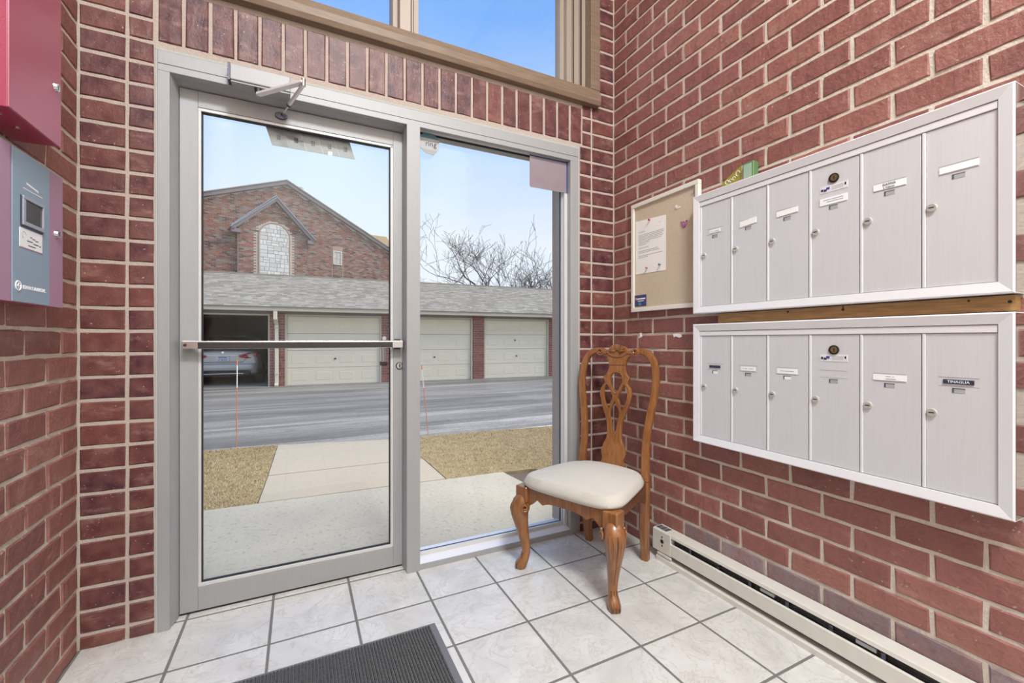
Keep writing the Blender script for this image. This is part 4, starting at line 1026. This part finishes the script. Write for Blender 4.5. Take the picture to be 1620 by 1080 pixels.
for k, (a, b, op) in enumerate([doors[2], doors[3], doors[4], doors[5]]):
    pos = Vector(GP) + Ux * a + Vx * .08
    d = thing('garage_door', labels[k], 'garage door', pos, GA, 'garage doors')
    wd = b - a; sh = (HD - .012) / 4
    for r in range(4):
        s_ = MB().box(.002, wd - .002, .0, .05, .012 + sh * r + .004, .012 + sh * (r + 1) - .003).build('section', 'cream', d, bevel=.004)
        pw = wd / 4
        for c_ in range(4):
            x0, x1, z0, z1 = pw * c_ + .07, pw * (c_ + 1) - .07, .012 + sh * r + .085, .012 + sh * (r + 1) - .085
            MB().add([(x0, -.001, z0), (x1, -.001, z0), (x1, -.001, z1), (x0, -.001, z1), (x0 + .022, .014, z0 + .022), (x1 - .022, .014, z0 + .022), (x1 - .022, .014, z1 - .022), (x0 + .022, .014, z1 - .022),
                      (x0 + .05, -.006, z0 + .05), (x1 - .05, -.006, z0 + .05), (x1 - .05, -.006, z1 - .05), (x0 + .05, -.006, z1 - .05)],
                     [(0, 1, 5, 4), (1, 2, 6, 5), (2, 3, 7, 6), (3, 0, 4, 7), (4, 5, 9, 8), (5, 6, 10, 9), (6, 7, 11, 10), (7, 4, 8, 11), (8, 9, 10, 11)]).build('panel', 'cream', s_)
    MB().box(wd / 2 - .03, wd / 2 + .03, -.012, .0, .725, .765).cyl((wd / 2, -.03, .735), (wd / 2, 0, .735), .014, 8).build('handle', 'dark_metal', d)
    if k == 2: MB().cyl((wd / 2 - .06, -.012, 1.28), (wd / 2 - .06, 0, 1.28), .03, 10).build('lock', 'dark_metal', d)
# downspout and lamps
ds = MB().tube([(-.186, -.40, 2.07), (-.186, -.40, 1.86), (-.186, -.06, 1.70), (-.186, -.05, .10), (-.186, -.16, .03)], [(.047, .033)] * 5, 8, up=(1, 0, 0), sq=.35).build('downspout', 'cream', gr)
MB().box(-.24, -.13, -.10, .0, .34, .37).box(-.24, -.13, -.10, .0, 1.60, 1.63).build('spout_strap', 'cream_trim', ds)
for u_ in (8.50, 2.83):
    wl_ = MB().box(u_ - .035, u_ + .035, -.05, .0, 1.64, 1.72).build('wall_lamp', 'dark_metal', gr)
    MB().tube([(u_, -.09, 1.69), (u_, -.09, 1.64), (u_, -.09, 1.55)], [.035, .065, .055], 10).build('lamp_glass', 'decal_grey', wl_, True)
# roof with real shingles
RD, RZ0, RZ1, RV0 = 2.75, 2.175, 3.435, -.46
sl = (RZ1 - RZ0) / (RD - RV0)
MB().prism([(U0 - .2, RV0, RZ0 - .03), (U0 - .2, RV0, RZ0), (U0 - .2, RD, RZ1), (U0 - .2, GD + .4, RZ1 - sl * (GD + .4 - RD)), (U0 - .2, GD + .4, RZ1 - sl * (GD + .4 - RD) - .03), (U0 - .2, RD, RZ1 - .06)], (U1 - U0 + .4, 0, 0)).build('roof', 'shingle', gr)
mb = MB(); rr = random.Random(5); v = RV0 - .01; r = 0; ex = .115
while v < RD - .02:
    u = -3.6 + rr.uniform(-.3, 0)
    while u < 12.6:
        wd = rr.uniform(.09, .26); th = rr.choice((.004, .007, .011)); v1 = min(v + ex * 1.25, RD + .02)
        z0, z1 = RZ0 + sl * (v - RV0), RZ0 + sl * (v1 - RV0)
        mb.add([(u, v, z0), (u + wd, v, z0), (u + wd, v, z0 + th + .012), (u, v, z0 + th + .012), (u, v1, z1 + .003), (u + wd, v1, z1 + .003)], [(0, 1, 2, 3), (3, 2, 5, 4), (0, 3, 4), (1, 5, 2)])
        u += wd + .003
    v += ex; r += 1
mb.build('shingles', 'shingle', gr, kind='stuff')
gp_('ridge_cap', 'shingle', (U0, U1, RD - .12, RD + .12, RZ1 - .03, RZ1 + .012))

# ------------------------------------------------------------------ car inside the open bay
ct = Vector(GP) + Ux * (-1.585) + Vx * .75 + Vector((0, 0, .012))
car = thing('parked_car', 'silver sedan parked nose-in inside the open garage bay', 'car', ct, GA)
# body lofted from rear (y=0) to front
secs = [  # y, half width, z bottom, z belt, z top, half width at top
    (.0, .70, .40, .74, .90, .60), (.03, .80, .32, .80, .965, .66), (.10, .86, .27, .83, .985, .70), (.30, .89, .22, .86, 1.00, .72), (.62, .90, .20, .88, 1.035, .70), (.72, .90, .20, .89, 1.06, .69), (1.35, .90, .20, .90, 1.38, .60), (1.9, .90, .20, .90, 1.45, .58), (2.7, .90, .20, .90, 1.42, .58), (3.4, .90, .20, .90, 1.06, .66), (4.0, .88, .22, .86, .96, .68), (4.5, .82, .26, .74, .82, .62), (4.6, .70, .34, .62, .70, .55)]
V = []; Fc = []; ns_ = 16
for y, hw_, zb, zl_, zt, ht in secs:
    ring = [(-hw_ * .86, zb), (-hw_ * .97, zb + .10), (-hw_, (zb + zl_) / 2), (-hw_ * .985, zl_ - .06), (-hw_ * .95, zl_), (-(hw_ * .95 + ht) / 2 - .02, (zl_ + zt) / 2), (-ht, zt - .03), (-ht * .6, zt)]
    ring = ring + [(-x, z) for x, z in ring[::-1]]
    V += [(x, y, z) for x, z in ring]
for i in range(len(secs) - 1):
    for j in range(ns_): Fc.append((i * ns_ + j, i * ns_ + (j + 1) % ns_, (i + 1) * ns_ + (j + 1) % ns_, (i + 1) * ns_ + j))
Fc += [tuple(range(ns_)), tuple(range((len(secs) - 1) * ns_, len(secs) * ns_))[::-1]]
cbm = bmesh.new()
me = bpy.data.meshes.new('b'); me.from_pydata(V, [], Fc); cbm.from_mesh(me); bmesh.ops.recalc_face_normals(cbm, faces=cbm.faces[:])
bo = MB().frombm(cbm).build('body', 'car_paint', car, True); su = bo.modifiers.new('s', 'SUBSURF'); su.levels = 1; su.render_levels = 2
def cpart(name, m_, mb, parent=car, **k): return mb.build(name, m_, parent, **k)
cpart('rear_window', 'car_glass', MB().prism([(-.60, .70, 1.065), (.60, .70, 1.065), (.52, 1.33, 1.372), (-.52, 1.33, 1.372)], (0, -.012, .012)))
for s_ in (-1, 1):
    P = [(s_ * .36, -.012, .835), (s_ * .42, -.018, .780), (s_ * .60, -.004, .755), (s_ * .80, .085, .785), (s_ * .872, .24, .87), (s_ * .81, .11, .925), (s_ * .60, .0, .910)]
    tl_ = cpart('tail_light', 'tail_red', MB().prism(P if s_ > 0 else P[::-1], (0, -.03, 0)), bevel=.01)
    cpart('light_lens', 'decal_grey', MB().prism([(s_ * .56, -.030, .868), (s_ * .60, -.030, .845), (s_ * .74, .03, .86), (s_ * .70, .02, .885)], (0, -.02, 0)), tl_)
pl_ = cpart('licence_plate', 'plate', MB().box(-.155, .155, -.03, -.012, .685, .805), bevel=.004)
text_mb('LP 60231', .085, face_mtx((0, -.031, .725), 'front'), .001, squash=.72).build('plate_lettering', 'navy', pl_)
cpart('plate_band', 'navy', MB().box(-.10, .10, -.0318, -.0305, .778, .798), pl_)
cpart('chrome_strip', 'chrome', MB().box(-.42, .42, -.024, -.005, .835, .855), bevel=.004)
cpart('trunk_emblem', 'chrome', MB().cyl((0, -.012, .925), (0, .03, .925), .032, 14))
cpart('lid_seam', 'gasket', MB().tube([(-.60, -.004, .79), (-.47, -.008, .655), (.47, -.008, .655), (.60, -.004, .79)], .006, 5))
cpart('bumper', 'car_paint', MB().tube(lerp_path([(-.86, .28, .52), (-.78, .04, .52), (-.55, -.05, .52), (0, -.07, .52), (.55, -.05, .52), (.78, .04, .52), (.86, .28, .52)], 5), [(.03, .09)] * 31, 10, up=(0, 1, 0)), smooth=True)
cpart('diffuser', 'black', MB().box(-.66, .66, -.05, .1, .27, .41), bevel=.02)
cpart('bumper_strip', 'chrome', MB().box(-.50, .50, -.066, -.05, .325, .345), bevel=.004)
for s_ in (-1, 1):
    for y in (.85, 3.65): cpart('wheel', 'tyre', MB().cyl((s_ * .70, y, .315), (s_ * .895, y, .315), .315, 24), smooth=True)

# ------------------------------------------------------------------ brick gable house behind
TH = R_(15.4)
hp = (-.726, 29.342, GZ)
hs = thing('brick_house', 'brick gable house with arched white stone inset behind the garages', 'house', hp, TH)
zo = 10.629 - GZ     # local z of the picture-measured gable peak
def z_(d): return zo + d
SL, SRr = .400, .476; ULf, URt = -9.0, 7.9
top = lambda u: z_(-.20) - (SL * -u if u < 0 else SRr * u)
pts = [(ULf, 0.1, 0), (URt, 0.1, 0), (URt, .1, top(URt)), (0, .1, top(0)), (ULf, .1, top(ULf))]
MB().prism([(a, .012, c_) for a, _, c_ in pts], (0, .3, 0)).build('gable_wall', 'mortar_far', hs)
def bricks(u0, u1, z0, z1, v, ok, name, par):
    mb = MB(); rr = random.Random(11); z = z0; r = 0
    while z < z1:
        u = u0 - (.125 if r % 2 else 0)
        while u < u1:
            a, b = max(u, u0), min(u + .240, u1)
            if b - a > .04 and ok(a, b, z): 
                mb.add([(a, v, z), (b, v, z), (b, v, z + .068), (a, v, z + .068), (a, v + .02, z), (b, v + .02, z), (b, v + .02, z + .068), (a, v + .02, z + .068)], [(0, 1, 2, 3), (3, 2, 6, 7), (0, 4, 5, 1), (0, 3, 7, 4), (1, 5, 6, 2)])
            u += .25
        z += .080; r += 1
    return mb.build(name, 'brick_far', par, kind='stuff')
bricks(-5.6, 7.9, 4.6, z_(-.2), 0, lambda a, b, z: z + .08 < min(top(a), top(b)) and not (2.80 < (a + b) / 2 < 3.34 and z_(-4.62) < z < z_(-3.74)), 'wall_bricks', hs)
# rake boards and roof
def rake(u0, z0, u1, z1, name, v0, v1, th, m_='rake', par=hs):
    return MB().prism([(u0, v0, z0), (u1, v0, z1), (u1, v0, z1 + th), (u0, v0, z0 + th)], (0, v1 - v0, 0)).build(name, m_, par)
rake(-9.2, top(-9.2) - .02, 0, top(0) - .02, 'rake_board', -.25, .05, .22); rake(0, top(0) - .02, 8.05, top(8.05) - .02, 'rake_board', -.25, .05, .22)
rake(-9.2, top(-9.2) + .20, 0, top(0) + .20, 'roof_slope', -.30, 9, .05, 'shingle'); rake(0, top(0) + .20, 8.05, top(8.05) + .20, 'roof_slope', -.30, 9, .05, 'shingle')
vp = MB().cyl((1.12, .9, z_(-1.0)), (1.12, .9, z_(-.02)), .10, 10).cyl((1.12, .9, z_(-.06)), (1.12, .9, z_(.12)), .17, 10).build('vent_pipe', 'pvc', hs)
# projecting dormer with stone arch
DV = -.40
du0, du1 = -2.50, 1.09; dc_ = -.66; DS0, DS1 = .93, 1.02
dtop = lambda u: z_(-1.35) - (DS0 * (dc_ - u) if u < dc_ else DS1 * (u - dc_))
AR, AC, AZ = .775, -.69, z_(-2.76) - .775
def inarch(u, z, g=.06): return abs(u - AC) < AR + g and (z < AZ or (u - AC) ** 2 + (z - AZ) ** 2 < (AR + g) ** 2)
MB().prism([(du0, DV + .012, 4.5), (du1, DV + .012, 4.5), (du1, DV + .012, dtop(du1)), (dc_, DV + .012, dtop(dc_)), (du0, DV + .012, dtop(du0))], (0, .40, 0)).build('bay_wall', 'mortar_far', hs)
bricks(du0, du1, 4.6, z_(-1.35), DV, lambda a, b, z: z + .07 < min(dtop(a), dtop(b)) and not (inarch(a, z) or inarch(b, z) or inarch((a + b) / 2, z + .068) or inarch(a, z + .068)), 'bay_bricks', hs)
def dr(u0, u1, name, v0, v1, th, off, m_):
    return MB().prism([(u0, v0, dtop(u0) + off), (u1, v0, dtop(u1) + off), (u1, v0, dtop(u1) + off + th), (u0, v0, dtop(u0) + off + th)], (0, v1 - v0, 0)).build(name, m_, hs)
dr(-2.86, dc_, 'bay_rake', -.68, DV + .05, .25, -.14, 'rake'); dr(dc_, 1.46, 'bay_rake', -.68, DV + .05, .25, -.14, 'rake')
dr(-2.92, dc_ + .03, 'bay_roof', -.74, .05, .05, .10, 'shingle_blue'); dr(dc_, 1.50, 'bay_roof', -.74, .05, .05, .10, 'shingle_blue')
mbs = MB()
for i in range(17):
    a = -2.90 + i * .132; mbs.add([(a, -.76, dtop(a) + .15), (a + .12, -.76, dtop(a + .12) + .15), (a + .12, -.76, dtop(a + .12) + .25), (a, -.76, dtop(a) + .17), (a, .05, dtop(a) + .15), (a + .12, .05, dtop(a + .12) + .15), (a + .12, .05, dtop(a + .12) + .25), (a, .05, dtop(a) + .165)], [(0, 1, 2, 3), (3, 2, 6, 7), (1, 5, 6, 2), (0, 3, 7, 4)])
mbs.build('bay_shingles', 'shingle_blue', hs, kind='stuff')
for a, b in ((-2.88, -2.42), (1.06, 1.46)):
    zz = min(dtop(a), dtop(b)) - .08
    MB().box(a, b, -.68, DV + .02, zz - .10, zz + .12).build('eave_return', 'rake', hs)
ai = MB().prism([(AC - AR, DV - .004, 4.6), (AC + AR, DV - .004, 4.6)] + [(AC + AR * math.cos(t_ * PI / 20), DV - .004, AZ + AR * math.sin(t_ * PI / 20)) for t_ in range(21)], (0, .03, 0)).build('arch_panel', 'stone_joint', hs)
# stones: irregular ashlar, clipped to the arch
rr = random.Random(21); z = 4.62; occ = []
while z < AZ + AR - .05:
    h = rr.choice((.19, .24, .29)); u = AC - AR
    while u < AC + AR - .02:
        wd = rr.choice((.17, .24, .32, .40)); u1_ = min(u + wd, AC + AR)
        parts_ = [(z, z + h)] if (h < .25 or rr.random() < .5) else [(z, z + h / 2), (z + h / 2, z + h)]
        for za, zb in parts_:
            g = .012; poly = [(u + g, za + g), (u1_ - g, za + g), (u1_ - g, zb - g), (u + g, zb - g)]
            q = []
            for x, y in poly:
                if y > AZ:
                    dx_, dy_ = x - AC, y - AZ; dd = math.hypot(dx_, dy_)
                    if dd > AR - .01:
                        x, y = AC + dx_ * (AR - .01) / dd, AZ + dy_ * (AR - .01) / dd
                q.append((x, y))
            ar = sum(q[i][0] * q[(i + 1) % 4][1] - q[(i + 1) % 4][0] * q[i][1] for i in range(4)) / 2
            if ar > .004:
                pr_ = -.03 - rr.uniform(0, .015)
                MB().prism([(x, DV + pr_, y) for x, y in q], (0, -pr_ - .004, 0)).build('stone', 'stone_white', ai)
        u = u1_
    z += h
P = [(AC - AR - .035, DV - .02, 4.6), (AC - AR - .035, DV - .02, AZ)] + [(AC - (AR + .035) * math.cos(t_ * PI / 20), DV - .02, AZ + (AR + .035) * math.sin(t_ * PI / 20)) for t_ in range(1, 20)] + [(AC + AR + .035, DV - .02, AZ), (AC + AR + .035, DV - .02, 4.6)]
MB().tube(P, .038, 6).build('arch_border', 'tan_trim', hs)
wn = MB().box(2.80, 2.86, -.03, .06, z_(-4.62), z_(-3.76)).box(3.28, 3.34, -.03, .06, z_(-4.62), z_(-3.76)).box(2.86, 3.28, -.03, .06, z_(-3.82), z_(-3.76)).box(2.80, 3.34, -.05, .06, z_(-4.66), z_(-4.60)).box(3.055, 3.075, -.01, .04, z_(-4.60), z_(-3.82)).box(2.86, 3.28, -.01, .04, z_(-4.22), z_(-4.20)).build('window', 'stone_white', hs)
MB().box(2.86, 3.28, .03, .05, z_(-4.60), z_(-3.82)).build('pane', 'shingle_blue', wn)
mbl = MB()
for i in range(8): mbl.box(2.76 + i * .079, 2.76 + i * .079 + .068, -.03, .02, z_(-3.74), z_(-3.50))
mbl.build('soldier_lintel', 'tan_trim', hs, kind='stuff')
for u_ in (2.72, 3.40): MB().box(u_ - .02, u_ + .02, -.015, .03, 4.6, z_(-3.76)).build('control_joint', 'tan_trim', hs)
# another roof far behind at right
fp = at_depth(592, 380, 46); fp.z = GZ
fh = thing('far_house', 'tan hip roof of a house far behind the brick gable', 'house', fp, R_(-20))
hz = at_depth(592, 380, 46).z - GZ
MB().box(-5, 1.3, 0, 6, 0, hz - 1.0).build('house_wall', 'mortar_far', fh)
MB().add([(-6, -.4, hz - 1.1), (2.0, -.4, hz - 1.1), (2.0, 6.4, hz - 1.1), (-6, 6.4, hz - 1.1), (-3.2, 3, hz + 1.5), (.75, 3, hz + 1.1)], [(0, 1, 5, 4), (1, 2, 5), (2, 3, 4, 5), (3, 0, 4), (3, 2, 1, 0)]).build('hip_roof', 'tan_roof', fh)

# ------------------------------------------------------------------ bare trees behind the garages
def tree(px, dep, htop, seed, label, lean=0., trunks=2, spread=1.):
    rr = random.Random(seed); base = at_depth(px, 500, dep); base.z = GZ
    t = thing('bare_tree', label, 'tree', base, group='bare trees behind the garages', local=True)
    tk = MB(); tw = MB()
    def branch(p, d, ln, r, lev):
        n = max(4, int(ln / .22)); pts = [p]; rad = [r]; d = d.normalized(); bend = Vector((rr.uniform(-1, 1), rr.uniform(-1, 1), rr.uniform(-.3, .5))) * .22
        for i in range(n):
            d = (d + bend + Vector((rr.gauss(0, .15), rr.gauss(0, .15), rr.gauss(.02, .12)))).normalized()
            if rr.random() < .25: bend = Vector((rr.uniform(-1, 1), rr.uniform(-1, 1), rr.uniform(-.4, .6))) * .18
            p = p + d * (ln / n); pts.append(p); rad.append(r * (1 - .55 * (i + 1) / n))
            if p.z > htop: break
        rad = [max(q, .009) for q in rad]; (tk if lev < 2 else tw).tube(pts, rad, 6 if lev < 2 else 4 if lev < 3 else 3, cap=False)
        if lev >= 4 or ln < .35: return
        kids = (3, 3, 2, 1)[lev]
        for q in range(kids + rr.randint(0, 2)):
            i = rr.randint(max(1, len(pts) // 3), len(pts) - 1)
            ax = Vector((rr.uniform(-1, 1), rr.uniform(-1, 1), rr.uniform(-.2, 1.0)))
            nd = (pts[i] - pts[i - 1]).normalized() * .55 + ax * .85
            branch(pts[i], nd, ln * rr.uniform(.45, .75), rad[i] * rr.uniform(.55, .78), lev + 1)
        branch(pts[-1], d, ln * rr.uniform(.5, .7), rad[-1] * .9, lev + 1)
    for k in range(trunks):
        a = rr.uniform(0, 2 * PI)
        branch(Vector((.12 * math.cos(a), .12 * math.sin(a), 0)), Vector((lean + .30 * spread * math.cos(a), .25 * math.sin(a), 1)), htop * .52, .15, 0)
    tk.build('trunk', 'bark', t, True); tw.build('twigs', 'bark', t, kind='stuff')
tree(690, 29, 6.6, 4, 'bare tree left of the row, leaning towards the aluminium divider', -.15, 2)
tree(738, 27, 8.6, 12, 'tallest bare tree with a dark bent trunk behind the garage roof', .05, 2)
tree(777, 30, 7.6, 23, 'bare slanting tree in the middle of the row behind the garage roof', .15, 2)
tree(818, 28, 8.3, 31, 'bare many-branched tree right of the middle behind the garage roof', 0, 3)
tree(868, 29, 6.6, 44, 'bare tree at the right end of the row beside the sidelight frame', -.1, 3)
